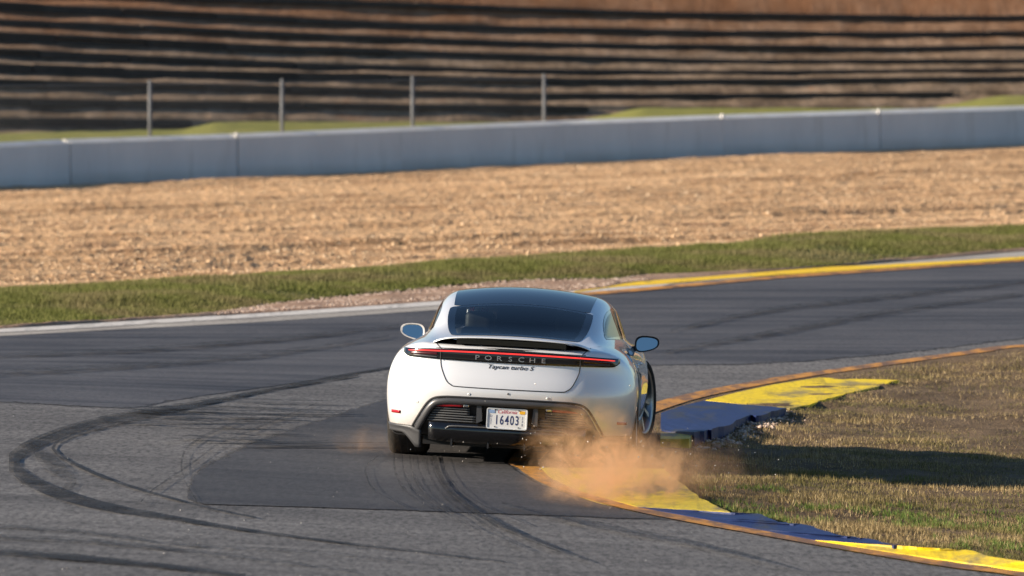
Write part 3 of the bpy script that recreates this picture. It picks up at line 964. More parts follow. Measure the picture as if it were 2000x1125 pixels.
# ---- concrete barrier
joints = [-540, -195, 138, 465, 785, 1103, 1414, 1720, 2020, 2310]
ordinal = ['first', 'second', 'third', 'fourth', 'fifth', 'sixth', 'seventh', 'eighth']
top_h = 1.02
vis = 0
for k in range(len(joints) - 1):
    a_, b_ = joints[k], joints[k + 1]
    pa_, pb_ = [np.array([(q - 1000) / F_PX * wallY(q), wallY(q), np.interp(q, wx, WALLZ)]) for q in (a_, b_)]
    dv = (pb_ - pa_); L = np.linalg.norm(dv[:2]); ux = dv[:2] / L; nn = np.array([ux[1], -ux[0]])      # nn faces the track
    root = empty('concrete_barrier', pa_)
    prof = [(-.02, -.30), (.0, .0), (-.02, .925), (-.02, .95), (-.30, 1.035), (-.34, .925), (-.36, -.30)]
    def sect(t0):
        p = pa_ + dv * t0
        return [np.array([p[0] + nn[0] * d_ , p[1] + nn[1] * d_, p[2] + z_]) - pa_ for d_, z_ in prof]
    g = (.018 if k in (2, 3) else .004) / L
    g1 = (.018 if b_ in (138, 465, 1720) else .004) / L
    g = (.018 if a_ in (138, 465, 1720) else .004) / L
    s0, s1 = sect(g), sect(1 - g1)
    m_ = len(prof)
    def piece(name, idx, mat_, off=0):
        mb = MB()
        V_ = [s0[i] for i in idx] + [s1[i] for i in idx]
        q_ = len(idx)
        F_ = [(i, i + q_, (i + 1) % q_ + q_, (i + 1) % q_) for i in range(q_)] + [tuple(range(q_)), tuple(range(2*q_-1, q_-1, -1))]
        o_ = mb.add(V_, F_).build(name, mat_, root)
        bm = bmesh.new(); bm.from_mesh(o_.data); bmesh.ops.recalc_face_normals(bm, faces=bm.faces[:]); bm.to_mesh(o_.data); bm.free()
    piece('wall_panel', [0, 1, 2, 5, 6], M['barrier'])
    piece('coping', [2, 3, 4, 5], M['barrier_cap'])
    if b_ in (465, 1414, 1720):
        mb = MB(); e = pa_ + dv - pa_
        c0 = e + np.array([nn[0] * -.06, nn[1] * -.06, 1.0])
        mb.tube([c0 + [0, 0, -.06], c0 + [0, 0, .04], c0 + [0, 0, .065]], [.032, .035, .015], 10)
        mb.build('lifting_cap', M['cap_white'], root, True)
    if 0 < b_ and a_ < 2000:
        tag(root, 'blue grey concrete barrier section behind the gravel, %s from the left' % ordinal[vis], 'barrier', 'concrete barrier sections behind the gravel')
        vis += 1
    else:
        tag(root, 'concrete barrier section just outside the picture, %s end' % ('left' if a_ < 0 else 'right'), 'barrier', 'concrete barrier sections behind the gravel')

# ---- chain link fence behind the barrier
fr = empty('chain_link_fence', at(293, 300, wallY(293) + .55))
f0 = np.array(fr.location)
tag(fr, 'chain link fence on four grey posts standing behind the concrete barrier', 'fence')
fence_x = [36, 293, 551, 806, 1063]
tops = [163, 160, 158, 152, 148]
def fpos(px, py): return at(px, py, wallY(px) + .55) - f0
for px, ty in zip(fence_x[1:], tops[1:]):
    mb = MB(); b = fpos(px, 300); tp = fpos(px, ty)
    mb.tube([b, tp], .042, 10)
    mb.tube([tp, tp + [0, 0, .05]], [.052, .015], 10)
    mb.build('fence_post', M['galvanised'], fr, True)
mb = MB(); mb.tube([fpos(px, ty + 4) for px, ty in zip([-300] + fence_x, [169] + tops)], .010, 6); mb.build('top_rail', M['wire'], fr)
WV = []; WF = []
fx_s = np.array([-300] + fence_x); tp_s = np.array([169] + tops)
def fpt(s, v): # s: picture x, v: 0 bottom .. 1 top
    ty = np.interp(s, fx_s, tp_s) + 4
    by = np.interp(s, wbase_px[:, 0], wbase_px[:, 1]) - 84
    return fpos(s, by * (1 - v) + ty * v)
nd = 190; span = 1063 + 300
step = span / nd; hpx = 100; rise = int(round(hpx / step))
for sgn in (1, -1):
    for k in range(-rise, nd + rise):
        s_a, s_b = -300 + k * step, -300 + (k + rise * sgn) * step
        va, vb = 0.0, 1.0
        lo_, hi_ = -300, 1063
        ts = [0, 1]
        def clipt(sv): return (sv - s_a) / (s_b - s_a)
        t0_, t1_ = sorted((clipt(lo_), clipt(hi_)))
        t0_, t1_ = max(0, t0_), min(1, t1_)
        if t1_ - t0_ < .02: continue
        p0 = fpt(s_a + (s_b - s_a) * t0_, t0_); p1 = fpt(s_a + (s_b - s_a) * t1_, t1_)
        w_ = .0034
        b = len(WV)
        WV += [p0 + [w_, 0, w_], p0 - [w_, 0, w_], p1 - [w_, 0, w_], p1 + [w_, 0, w_], p0 + [0, 2*w_, 0], p1 + [0, 2*w_, 0]]
        WF += [(b, b+1, b+2, b+3), (b+1, b+4, b+5, b+2), (b+4, b, b+3, b+5)]
mesh('wire_mesh', np.array(WV), WF, M['wire'], fr)

# ---- terraced hillside: banks of bare earth held by dark timber walls
TX = np.array([-700, 0, 250, 500, 750, 1000, 1250, 1500, 1750, 2000, 2700], float)
LINES = [  # picture rows of the wall middles at TX, half thickness left/right, first and last x
 ([-42,-14,-8,0,8,18,26,30,34,34,30], 7, 6, -700, 2700),
 ([-24,12,25,36,48,55,60,65,66,65,60], 9, 6, -700, 2700),
 ([14,43,53,66,75,84,90,92,94,91,86], 7, 5.5, -700, 2700),
 ([44,72,83,94,102,109,116,120,119,118,112], 10, 5, -700, 2700),
 ([80,103,114,126,132,139,140,141,139,137,132], 9, 5, -700, 2700),
 ([112,133,142,148,151,158,159,158,155,152,146], 10, 6, -700, 2700),
 ([145,163,168,173,179,187,187,185,184,181,176], 9, 5, -700, 1860),
 ([186,198,202,205,208,210,212,212,210,206,200], 8, 6, -700, 1145),
 ([222,238,241,244,246,247,247,246,244,240,236], 9, 4, -700, 374),
]
HILL = spline([-700, 0, 1000, 2000, 2700], [146.5, 150.5, 157, 162.5, 165.5])
def hillY(px, k):
    """depth of terrace k (0 is the lowest line)"""
    base = HILL(px)
    return base + 1.15 * k
NT = len(LINES)
hx = np.linspace(-700, 2700, 240)
rowsP = []   # list of picture-row/depth chains from the lowest upwards
bot_y = np.interp(hx, [-700, 0, 375, 376, 1150, 1151, 1850, 1851, 2700], [262, 256, 246, 236, 232, 208, 206, 181, 176])
hill_rows = []
for k in range(NT - 1, -1, -1):
    lev = NT - 1 - k
    yy, tl, tr, xa, xb = LINES[k]
    mid = np.interp(hx, TX, yy); th = np.interp(hx, [0, 1400], [tl, tr * .75])
    Yk = hillY(hx, lev)
    hill_rows.append((np.stack([hx, mid + th * .9], -1), Yk - .02))
    hill_rows.append((np.stack([hx, mid - th * .9], -1), Yk + .10))
# below the lowest wall the bank runs down into grass behind the barrier
def to_world(chain, Yk):
    return np.stack([(chain[:, 0] - 1000) / F_PX * Yk, Yk, CAM_H - (chain[:, 1] - HOR) * Yk / F_PX], -1)
rows_w = [to_world(c_, y_) for c_, y_ in hill_rows]
# keep heights rising: no row may lie under the one before
for i in range(1, len(rows_w)):
    rows_w[i][:, 2] = np.maximum(rows_w[i][:, 2], rows_w[i-1][:, 2] + .02)
topr = rows_w[-1]
for i, (dy, dz_) in enumerate([(1.6, .75), (3.2, 1.6), (5.5, 2.6), (9, 3.6), (16, 4.4), (40, 5.0)]):
    r_ = topr.copy(); r_[:, 1] += dy; r_[:, 2] += dz_; r_[:, 0] *= 1 + dy / 160; rows_w.append(r_)
foot = rows_w[0].copy(); foot[:, 1] -= 1.3; foot[:, 2] = np.minimum(foot[:, 2] - .30, CAM_H - (262 - HOR) * foot[:, 1] / F_PX)
rows_w = [foot] + rows_w
# finer rows for uneven banks
dense = []
for i in range(len(rows_w) - 1):
    for t_ in np.linspace(0, 1, 4, endpoint=False):
        r_ = rows_w[i] * (1 - t_) + rows_w[i + 1] * t_
        if t_ > 0: r_[:, 2] += .06 * fbm(r_[:, 0], r_[:, 2] * 3 + i, .8)
        dense.append(r_)
dense.append(rows_w[-1])
Vh = np.array(dense)
hill = mesh('hillside', Vh.reshape(-1, 3), quads(len(dense), len(hx)), M['bank'], None, True)
tag(hill, kind='structure')
# strip of mown grass between barrier and hillside, stepping up to the right where the low walls end
gx = np.linspace(-700, 2700, 300)
gtop = np.interp(gx, [-700, 0, 355, 420, 1110, 1250, 1820, 1960, 2700], [267, 260, 253, 238, 239, 211, 211, 186, 178])
gbot = np.interp(gx, wbase_px[:, 0], wbase_px[:, 1]) - 62
Yb_ = wallY(gx) + .45
Yt_ = hillY(gx, 0) - 1.4
Yt_ = np.maximum(Yt_, Yb_ + 2.5)
lev_shift = np.interp(gx, [355, 420, 1110, 1250, 1820, 1960], [0, 1.0, 1.0, 2.3, 2.3, 3.4])
Yt_ = Yt_ + lev_shift * 0.9
Ga = np.stack([(gx - 1000) / F_PX * Yb_, Yb_, CAM_H - (gbot - HOR) * Yb_ / F_PX], -1)
Gb = np.stack([(gx - 1000) / F_PX * Yt_, Yt_, CAM_H - (gtop - HOR) * Yt_ / F_PX], -1)
tt3 = np.linspace(0, 1, 12)[:, None, None]
Gv = Ga[None] * (1 - tt3) + Gb[None] * tt3
Gv[..., 2] += .03 * fbm(Gv[..., 0], Gv[..., 1], 1.2)
bank_g = mesh('grass_bank', Gv.reshape(-1, 3), quads(12, len(gx)), M['grass_bank'], None, True)
tag(bank_g, kind='structure')
# timber walls
tb_me = None
def timber_mesh():
    bm = bmesh.new(); bmesh.ops.create_cube(bm, size=1.0)
    bmesh.ops.bevel(bm, geom=bm.edges[:], offset=.04, segments=1, affect='EDGES')
    me = bpy.data.meshes.new('timber'); bm.to_mesh(me); bm.free(); me.materials.append(M['timber']); return me
tb_me = timber_mesh()
names = ['topmost', 'second', 'third', 'fourth', 'fifth', 'sixth', 'seventh', 'eighth', 'lowest and shortest']
for k in range(NT):
    lev = NT - 1 - k
    yy, tl, tr, xa, xb = LINES[k]
    xa = max(xa, -60); xb_ = min(xb, 2060)
    root = None
    x = xa - random.uniform(0, 60)
    while x < xb_ - 5:
        ln = random.uniform(150, 185)
        x2 = min(x + ln, xb if xb < 2000 else 9999)
        m0, m1 = np.interp([x, x2], TX, yy); th = np.interp((x + x2) / 2, [0, 1400], [tl, tr * .75])
        Y0, Y1 = hillY(x, lev) - .07, hillY(x2, lev) - .07
        p0, p1 = at(x, m0, Y0), at(x2, m1, Y1)
        if root is None:
            root = empty('retaining_wall', p0 - [0, 0, .1])
            tag(root, {0: 'topmost dark timber wall, cut by the top edge of the picture', 8: 'lowest dark timber wall, short, ending behind the left end of the fence',
                       7: 'eighth dark timber wall down, ending behind the right fence post', 6: 'seventh dark timber wall down, ending near the right edge above grass'}.get(k,
                '%s dark timber retaining wall from the top of the hillside' % names[k]), 'retaining wall', 'timber walls terracing the hillside')
        d_ = Vector(p1 - p0); hgt = 2 * th / F_PX * Y0
        nrow = 2 if hgt > .2 else 1
        for r_ in range(nrow):
            o = bpy.data.objects.new('timber', tb_me); C.objects.link(o); o.parent = root
            hh_ = hgt / nrow
            o.location = Vector((p0 + p1) / 2) - root.location + Vector((random.uniform(-.02, .02), random.uniform(-.03, .03), (r_ - (nrow - 1) / 2) * hh_ + random.uniform(-.015, .015)))
            q_ = d_.to_track_quat('X', 'Z')
            o.rotation_mode = 'QUATERNION'; o.rotation_quaternion = q_
            o.scale = (d_.length * .995, .18 + random.uniform(-.02, .03), hh_ * random.uniform(.9, 1.0))
        x = x2

#@CAR
# ================================================================== THE CAR
# car space: x to its right, y forward from the rear bumper, z up from the ground it stands on
CAR_ROT = Euler((R(-1.0), R(3.0), R(-3.0)), 'XYZ')
car = empty('sports_sedan')
car.rotation_euler = CAR_ROT
_m = CAR_ROT.to_matrix()
_target = Vector((-.060 + math.sin(R(3)) * 1.0, 46.0 + 1.0, -.045))
car.location = _target - _m @ Vector((0, 1.0, 0))
tag(car, 'white four door sports sedan with raised rear spoiler rounding the bend', 'car')

def smax(a, b, k):
    h = np.clip(.5 + .5 * (a - b) / k, 0, 1)
    return b * (1 - h) + a * h + k * h * (1 - h)
def smin(a, b, k): return -smax(-a, -b, k)

Wb = spline([-.1, .4, 1.0, 1.6, 2.2, 2.9, 3.5, 3.95, 4.4, 4.96], [.90, .955, .983, .966, .940, .938, .960, .968, .93, .76])
Sd = spline([.05, .2, .32, .45, .55, .65, .755, .865, .93, 1.02], [-.13, -.055, -.022, -.004, 0, -.010, -.042, -.125, -.23, -.43])
Tz = spline([-.1, .2, .7, 1.5, 2.5, 3.4, 3.9, 4.5, 4.96], [.88, .91, .95, .965, .95, .93, .895, .80, .63])
Yr = spline([.08, .2, .3, .4, .5, .57, .65, .73, .80, .87, .93, 1.02], [.34, .19, .085, .030, .003, 0, .022, .050, .060, .052, .042, .06])
Gb = spline([.2, .7, 1.1, 1.6, 2.2, 2.9, 3.5, 4.1], [.47, .61, .690, .745, .785, .795, .75, .62])
Rc = spline([.30, .7, 1.0, 1.5, 2.0, 2.4, 2.8, 3.2, 3.6, 4.05], [.86, .985, 1.083, 1.212, 1.294, 1.318, 1.300, 1.222, 1.075, .86])

def Fcar(x, y, z):
    ax = np.abs(x)
    side = ax - (Wb(y) + Sd(z))
    top = z - Tz(y)
    rear = (Yr(z) + .03 * (ax / .5) ** 2 + .30 * (ax / .95) ** 6) - y
    front = y - (4.96 - .10 * (ax / .6) ** 2 - .45 * (ax / .95) ** 6 - .6 * np.clip(z - .55, 0, 1) ** 2)
    bot = (.155 + .05 * np.clip(.9 - y, 0, 1)) - z
    tub = smax(side, top, .10)
    tub = smax(tub, rear * .9, .075)
    tub = smax(tub, front * .9, .15)
    tub = smax(tub, bot, .05)
    g_side = (ax - (Gb(y) - .40 * (z - .92) - .25 * np.clip(z - 1.05, 0, 1) ** 2)) * .92
    g_top = (z - (Rc(y) - .048 * (ax / .55) ** 2)) * .92
    gh = smax(g_side, g_top, .085)
    gh = smax(gh, .70 - z, .05)
    gh = smax(gh, .30 - y, .05)
    return smin(tub, gh, .10)

def bis(fun, lo, hi, it=40):
    lo = np.array(lo, float); hi = np.array(hi, float)
    for _ in range(it):
        m = (lo + hi) / 2; f = fun(m) > 0       # lo is outside (F>0), hi inside
        lo = np.where(f, m, lo); hi = np.where(f, hi, m)
    return (lo + hi) / 2
def rearY(x, z):
    x = np.asarray(x, float); z = np.asarray(z, float)
    return bis(lambda y: Fcar(x, y, z), np.full(x.shape, -.4), np.full(x.shape, 1.2))
def topZ(x, y):
    x = np.asarray(x, float); y = np.asarray(y, float)
    return bis(lambda z: Fcar(x, y, z), np.full(x.shape, 1.7), np.full(x.shape, .5))
def sideX(y, z):
    y = np.asarray(y, float); z = np.asarray(z, float)
    return bis(lambda x: Fcar(x, y, z), np.full(y.shape, 1.3), np.full(y.shape, .1))
def Fgrad(P):
    e = 2e-3; x, y, z = P.T
    g = np.stack([Fcar(x+e, y, z) - Fcar(x-e, y, z), Fcar(x, y+e, z) - Fcar(x, y-e, z), Fcar(x, y, z+e) - Fcar(x, y, z-e)], -1) / (2*e)
    return g

# ---- body skin: surface nets over the shape function
def surface_net(h=.017):
    gx_ = np.arange(-1.06, 1.06 + h, h); gy_ = np.arange(-.08, 5.04 + h, h); gz_ = np.arange(.08, 1.40 + h, h)
    A, B, Cc = np.meshgrid(gx_, gy_, gz_, indexing='ij')
    D = Fcar(A, B, Cc)
    nx, ny, nz = D.shape
    S = D < 0
    corners = [(i, j, k) for i in (0, 1) for j in (0, 1) for k in (0, 1)]
    cnt = sum(S[i:nx-1+i, j:ny-1+j, k:nz-1+k].astype(int) for i, j, k in corners)
    act = (cnt > 0) & (cnt < 8)
    idx = -np.ones(act.shape, int); cells = np.argwhere(act); idx[act] = np.arange(len(cells))
    P = np.stack([gx_[cells[:, 0]], gy_[cells[:, 1]], gz_[cells[:, 2]]], -1) + h / 2
    acc = np.zeros_like(P); num = np.zeros(len(P))
    for ax_ in range(3):
        for o1 in (0, 1):
            for o2 in (0, 1):
                a = [0, 0, 0]; others = [q for q in range(3) if q != ax_]
                a[others[0]] = o1; a[others[1]] = o2
                b = list(a); b[ax_] = 1
                ca = cells + a; cb = cells + b
                da = D[ca[:, 0], ca[:, 1], ca[:, 2]]; db = D[cb[:, 0], cb[:, 1], cb[:, 2]]
                cr_ = (da < 0) != (db < 0)
                t = np.where(cr_, da / np.where(da - db == 0, 1, da - db), 0)[:, None]
                pa_ = np.stack([gx_[ca[:, 0]], gy_[ca[:, 1]], gz_[ca[:, 2]]], -1)
                dirv = np.zeros(3); dirv[ax_] = h
                acc += np.where(cr_[:, None], pa_ + t * dirv, 0); num += cr_
    P = acc / np.maximum(num, 1)[:, None]
    for _ in range(3):
        g = Fgrad(P); f = Fcar(*P.T); g2 = np.maximum((g ** 2).sum(1), .05)
        P -= g * (np.clip(f, -.02, .02) / g2)[:, None]
    Fq = []
    for ax_ in range(3):
        o = [q for q in range(3) if q != ax_]
        lo = [slice(1, n_ - 1) for n_ in (nx, ny, nz)]; lo[ax_] = slice(0, (nx, ny, nz)[ax_] - 1)
        hi = list(lo); hi[ax_] = slice(1, (nx, ny, nz)[ax_])
        cr_ = S[tuple(lo)] != S[tuple(hi)]
        e = np.argwhere(cr_)
        off = np.array([s.start for s in lo]); e = e + off
        ins = S[e[:, 0], e[:, 1], e[:, 2]]
        q = []
        for d1, d2 in ((0, 0), (-1, 0), (-1, -1), (0, -1)):
            c = e.copy(); c[:, o[0]] += d1; c[:, o[1]] += d2
            q.append(idx[c[:, 0], c[:, 1], c[:, 2]])
        q = np.stack(q, -1)
        flip = ins if ax_ != 1 else ~ins
        q = np.where(flip[:, None], q, q[:, ::-1])
        Fq.append(q)
    return P, np.vstack(Fq)

BV, BF = surface_net()
# openings -------------------------------------------------------------
RG0, RG1 = .60, 1.46                                   # rear window, lower and upper edge along y
rg_w = spline([.60, .75, 1.0, 1.3, 1.5], [.490, .520, .550, .565, .560])
WS0, WS1 = 2.92, 3.78
ws_w = spline([2.8, 3.2, 3.8], [.53, .60, .66])
sw_top = spline([1.16, 1.28, 1.45, 1.75, 2.1, 2.5, 2.85, 3.15, 3.5], [.985, 1.045, 1.10, 1.155, 1.185, 1.190, 1.165, 1.095, .965])
sw_bot = lambda y: .955 + .02 * np.clip((2.0 - y) / .8, 0, 1)
ARCH = [(1.03, .355, .395), (3.93, .355, .385)]        # wheel arches: y, z, radius
def arch_x(z):                                         # half width of the black lower rear panel at height z
    return np.interp(z, [.10, .215, .27, .44, .48, .503], [.735, .735, .715, .60, .56, .47])
def face_cut(P):
    x, y, z = P.T; ax = np.abs(x)
    cut = (ax < rg_w(y) - .03) & (y > RG0 + .03) & (y < RG1 - .03) & (z > .9)
    cut |= (ax < ws_w(y) - .03) & (y > WS0 + .03) & (y < WS1 - .03) & (z > .9)
    cut |= (ax > .45) & (y > 1.20) & (y < 3.46) & (z > sw_bot(y) + .018) & (z < sw_top(y) - .018)
    for yc, zc, r in ARCH: cut |= (ax > .55) & ((y - yc) ** 2 + (z - zc) ** 2 < r * r) & (z < .9)
    cut |= (ax > .66) & (y < .62) & (z < .255)
    cut |= (ax < arch_x(z) - .012) & (y < .55) & (z < .497)
    return cut
# pull vertices close to a cut line onto it, so the edges come out clean
for yc, zc, r in ARCH:
    m_ = (np.abs(BV[:, 0]) > .55) & (BV[:, 2] < .9)
    d_ = np.hypot(BV[:, 1] - yc, BV[:, 2] - zc)
    near_ = m_ & (np.abs(d_ - r) < .010)
    s_ = (r / d_[near_])
    BV[near_, 1] = yc + (BV[near_, 1] - yc) * s_; BV[near_, 2] = zc + (BV[near_, 2] - zc) * s_
cen = BV[BF].mean(1)
keepf = ~face_cut(cen)
BF2 = BF[keepf]
used = np.unique(BF2); rem = -np.ones(len(BV), int); rem[used] = np.arange(len(used))
body = mesh('body', BV[used], rem[BF2], [M['paint'], M['liner']], car, True)
sol = body.modifiers.new('thickness', 'SOLIDIFY')
sol.thickness = .010; sol.offset = -1; sol.material_offset = 1; sol.material_offset_rim = 1

def patch_rear(name, xs_, zs_, mat_, off=.004, parent=None, thick=.006, smooth=True):
    """sheet over the tail: xs_ and zs_ are (r,c) arrays"""
    y = rearY(xs_, zs_) - off
    V_ = np.stack([xs_, y, zs_], -1); r_, c_ = xs_.shape
    o = mesh(name, V_.reshape(-1, 3), quads(r_, c_), mat_, parent or car, smooth)
    if thick:
        s_ = o.modifiers.new('thickness', 'SOLIDIFY'); s_.thickness = thick; s_.offset = 0
    return o
def strip_rear(name, pts, w, mat_, off=.004, parent=None, n=60, closed=False, thick=.004):
    """ribbon drawn on the tail along points (x, z)"""
    P = resample(pts, n); T = np.gradient(P, axis=0); T /= np.linalg.norm(T, axis=1, keepdims=True)
    N = np.stack([-T[:, 1], T[:, 0]], -1)
    wv = np.interp(np.linspace(0, 1, n), np.linspace(0, 1, len(np.atleast_1d(w))), np.atleast_1d(w)) / 2
    A = P + N * wv[:, None]; B = P - N * wv[:, None]
    X_ = np.stack([A[:, 0], P[:, 0], B[:, 0]]); Z_ = np.stack([A[:, 1], P[:, 1], B[:, 1]])
    return patch_rear(name, X_, Z_, mat_, off, parent, thick)

# ---- glass -----------------------------------------------------------
def top_patch(name, y0, y1, wfun, mats, off, ny=30, nx=30, frit=.05, fr0=None, fr1=None, corner=.05):
    fr0 = frit if fr0 is None else fr0; fr1 = frit if fr1 is None else fr1
    yv = np.unique(np.r_[np.linspace(y0, y1, ny), y0 + fr0, y1 - fr1])
    ny = len(yv)
    V_ = []; xsn = np.unique(np.r_[np.linspace(-1, 1, nx)])
    w = wfun(yv).copy()
    de = np.minimum(yv - y0, y1 - yv); w -= np.where(de < corner, corner - np.sqrt(np.maximum(corner**2 - (corner - de)**2, 0)), 0)
    X_ = w[:, None] * xsn[None]; Y_ = np.repeat(yv[:, None], nx, 1)
    Z_ = topZ(X_, Y_)
    P = np.stack([X_, Y_, Z_], -1).reshape(-1, 3)
    g = Fgrad(P); g /= np.linalg.norm(g, axis=1, keepdims=True)
    P = P + g * off
    q = quads(ny, nx)
    c = P[q].mean(1)
    mi = ((np.abs(c[:, 0]) > wfun(c[:, 1]) - frit) | (c[:, 1] < y0 + fr0) | (c[:, 1] > y1 - fr1)).astype(int) if len(mats) > 1 else None
    return mesh(name, P, q, mats, car, True, mi)
rear_win = top_patch('rear_window', RG0, RG1, rg_w, [M['window'], M['black_glass']], .003, 40, 40, .055, .06, .05, .022)
roof_w = spline([1.4, 1.7, 2.4, 3.0], [.532, .545, .555, .53])
top_patch('roof_panel', RG1 + .008, WS0 - .01, roof_w, [M['black_glass']], .003, 40, 40, .0)
top_patch('windshield', WS0, WS1, ws_w, [M['windscreen'], M['black_glass']], .003, 30, 30, .05)
def side_patch(name, s, y0, y1, mats, off=.003, ny=30, nz=10):
    yv = np.linspace(y0, y1, ny)
    tv_ = np.r_[0, .10, np.linspace(.2, .8, nz), .90, 1.0]
    zb = sw_bot(yv); zt = np.maximum(sw_top(yv), zb + .004)
    Z_ = zb[:, None] * (1 - tv_[None]) + zt[:, None] * tv_[None]
    Y_ = np.repeat(yv[:, None], len(tv_), 1)
    X_ = sideX(Y_, Z_)
    P = np.stack([X_, Y_, Z_], -1).reshape(-1, 3)
    g = Fgrad(P); g /= np.linalg.norm(g, axis=1, keepdims=True); P = P + g * off
    P[:, 0] *= s
    q = quads(ny, len(tv_))
    if s > 0: q = q[:, ::-1].copy()
    kk = np.arange(len(q)) % (len(tv_) - 1); ii = np.arange(len(q)) // (len(tv_) - 1)
    mi = ((kk == 0) | (kk == len(tv_) - 2) | (ii < 1) | (ii >= ny - 2)).astype(int)
    return mesh(name, P, q, mats, car, True, mi)
for s in (-1, 1):
    side_patch('side_window', s, 1.17, 2.20, [M['window_side'], M['black_gloss']])
    side_patch('side_window', s, 2.215, 3.49, [M['window_side'], M['black_gloss']])

# ---- tail light band with lettering -----------------------------------
nX = 90
xv = np.linspace(-.83, .83, nX)
e_ = np.abs(xv) / .83
zt_ = .873 - .012 * e_ ** 2 - .006 * e_ ** 6
zb_2 = .783 + .010 * e_ ** 2 + .030 * np.clip((e_ - .93) / .07, 0, 1) ** 2
tz = np.linspace(0, 1, 7)[:, None]
band = patch_rear('light_band', np.repeat(xv[None], 7, 0), zb_2[None] * (1 - tz) + zt_[None] * tz, M['black_gloss'], .006, None, .008)
strip_rear('light_strip', np.stack([xv[2:-2], zt_[2:-2] - .016], -1), [.007] + [.010] * 6 + [.007], M['red_light'], .013, band, 110)
for s in (-1, 1):
    strip_rear('light_lens', np.stack([s * np.linspace(.56, .775, 20), np.linspace(.829, .824, 20)], -1), .020, M['red_dim'], .012, band, 24)
    strip_rear('light_lens', np.stack([s * np.linspace(.56, .755, 20), np.linspace(.803, .810, 20)], -1), .008, M['grey_trim'], .0115, band, 24)
    strip_rear('light_joint', [(s * .535, .785), (s * .535, .873)], .006, M['gap'], .0125, band, 8)

def text_mesh(txt, size, shear=0.0, bold=0.0, wide=1.0, spacing=1.0, extrude=0.0):
    cu = bpy.data.curves.new('text', 'FONT')
    cu.body = txt; cu.size = size; cu.shear = shear; cu.space_character = spacing
    cu.offset = bold; cu.align_x = 'CENTER'; cu.align_y = 'CENTER'; cu.resolution_u = 3
    ob = bpy.data.objects.new('text', cu); C.objects.link(ob)
    dg = bpy.context.evaluated_depsgraph_get(); dg.update()
    me = bpy.data.meshes.new_from_object(ob.evaluated_get(dg))
    V_ = np.array([v.co[:] for v in me.vertices]); F_ = [tuple(p.vertices) for p in me.polygons]
    bpy.data.objects.remove(ob); bpy.data.curves.remove(cu); bpy.data.meshes.remove(me)
    V_[:, 0] *= wide
    return V_[:, :2], F_
def text_on_tail(name, txt, cx, cz, size, mat_, off, parent, **kw):
    P, F_ = text_mesh(txt, size, **kw)
    X_, Z_ = P[:, 0] + cx, P[:, 1] + cz
    V_ = np.stack([X_, rearY(X_, Z_) - off, Z_], -1)
    return mesh(name, V_, F_, mat_, parent)
for k, ch in enumerate('PORSCHE'):
    text_on_tail('letter', ch, (k - 3) * .0845, .816, .050, M['silver'], .014, band, wide=1.45)
text_on_tail('model_badge', 'Taycan turbo S', .0, .752, .043, M['badge'], .002, car, shear=.35, wide=1.33, bold=.0007)

# ---- trunk lid outline, sensors, side markers --------------------------
lid = [(-.535, .783), (-.528, .735), (-.505, .675), (-.475, .622), (-.44, .598), (-.39, .588), (0, .585), (.39, .588), (.44, .598), (.475, .622), (.505, .675), (.528, .735), (.535, .783)]
strip_rear('panel_gap', smoothline(lid, 120), .007, M['gap'], .0015, car, 120, thick=.002)
for s in (-1, 1):
    strip_rear('panel_gap', [(s * .545, .877), (s * .575, .905), (s * .60, .925)], .005, M['gap'], .0015, car, 12, thick=.002)
    mb = MB(); xs0, zs0 = s * .875, .365
    vx = np.linspace(.835, .905, 8)
    X_ = np.repeat(vx[None], 3, 0); Z_ = np.array([[.352], [.363], [.374]]) + 0 * X_
    y_ = rearY(X_, Z_) - .006
    mesh('side_marker', np.stack([s * X_, y_, Z_], -1).reshape(-1, 3), quads(3, 8), M['reflector'], car, True).modifiers.new('t', 'SOLIDIFY').thickness = .006
    for xx_, zz_ in ((.70, .45), (.30, .535)):
        a_ = np.linspace(0, 2*np.pi, 14)
        X_ = s * xx_ + np.outer([.2, 1], .009 * np.cos(a_)); Z_ = zz_ + np.outer([.2, 1], .009 * np.sin(a_))
        patch_rear('parking_sensor', X_, Z_, M['paint'], .002, None, .002)
a_ = np.linspace(0, 2*np.pi, 16)
patch_rear('rear_camera', np.outer([.3, 1], .008 * np.cos(a_)), .553 + np.outer([.3, 1], .008 * np.sin(a_)), M['grey_trim'], .002, None, .002)

# ---- spoiler ------------------------------------------------------------
def spoiler():
    n = 60; xv = np.linspace(-.60, .60, n); e = np.abs(xv) / .60
    back_y = .045 + .055 * e ** 2 + .05 * e ** 8; front_y = .40 + .05 * e ** 2
    zt = .975 - .022 * e ** 2 - .035 * e ** 8
    prof = [(0, 0, -.002), (.02, 0, .003), (.25, 0, .006), (.6, 0, .003), (1, 0, -.012), (1, 0, -.022), (.5, 0, -.010), (.06, 0, -.008), (.0, 0, -.007)]
    V_ = []; m_ = len(prof)
    for i in range(n):
        for (t, _, dz_) in prof:
            V_.append((xv[i], back_y[i] + (front_y[i] - back_y[i]) * t, zt[i] + dz_))
    F_ = []
    mi = []
    for i in range(n - 1):
        for k in range(m_):
            k2 = (k + 1) % m_
            F_.append((i*m_+k, (i+1)*m_+k, (i+1)*m_+k2, i*m_+k2)); mi.append(1 if 4 <= k <= 6 else 0)
    F_.append(tuple(range(m_))); mi.append(0)
    F_.append(tuple((n-1)*m_ + k for k in range(m_ - 1, -1, -1))); mi.append(0)
    o = mesh('spoiler', np.array(V_), F_, [M['paint'], M['black_plastic']], car, True, mi)
    return auto_smooth(o, 50)
spoiler()
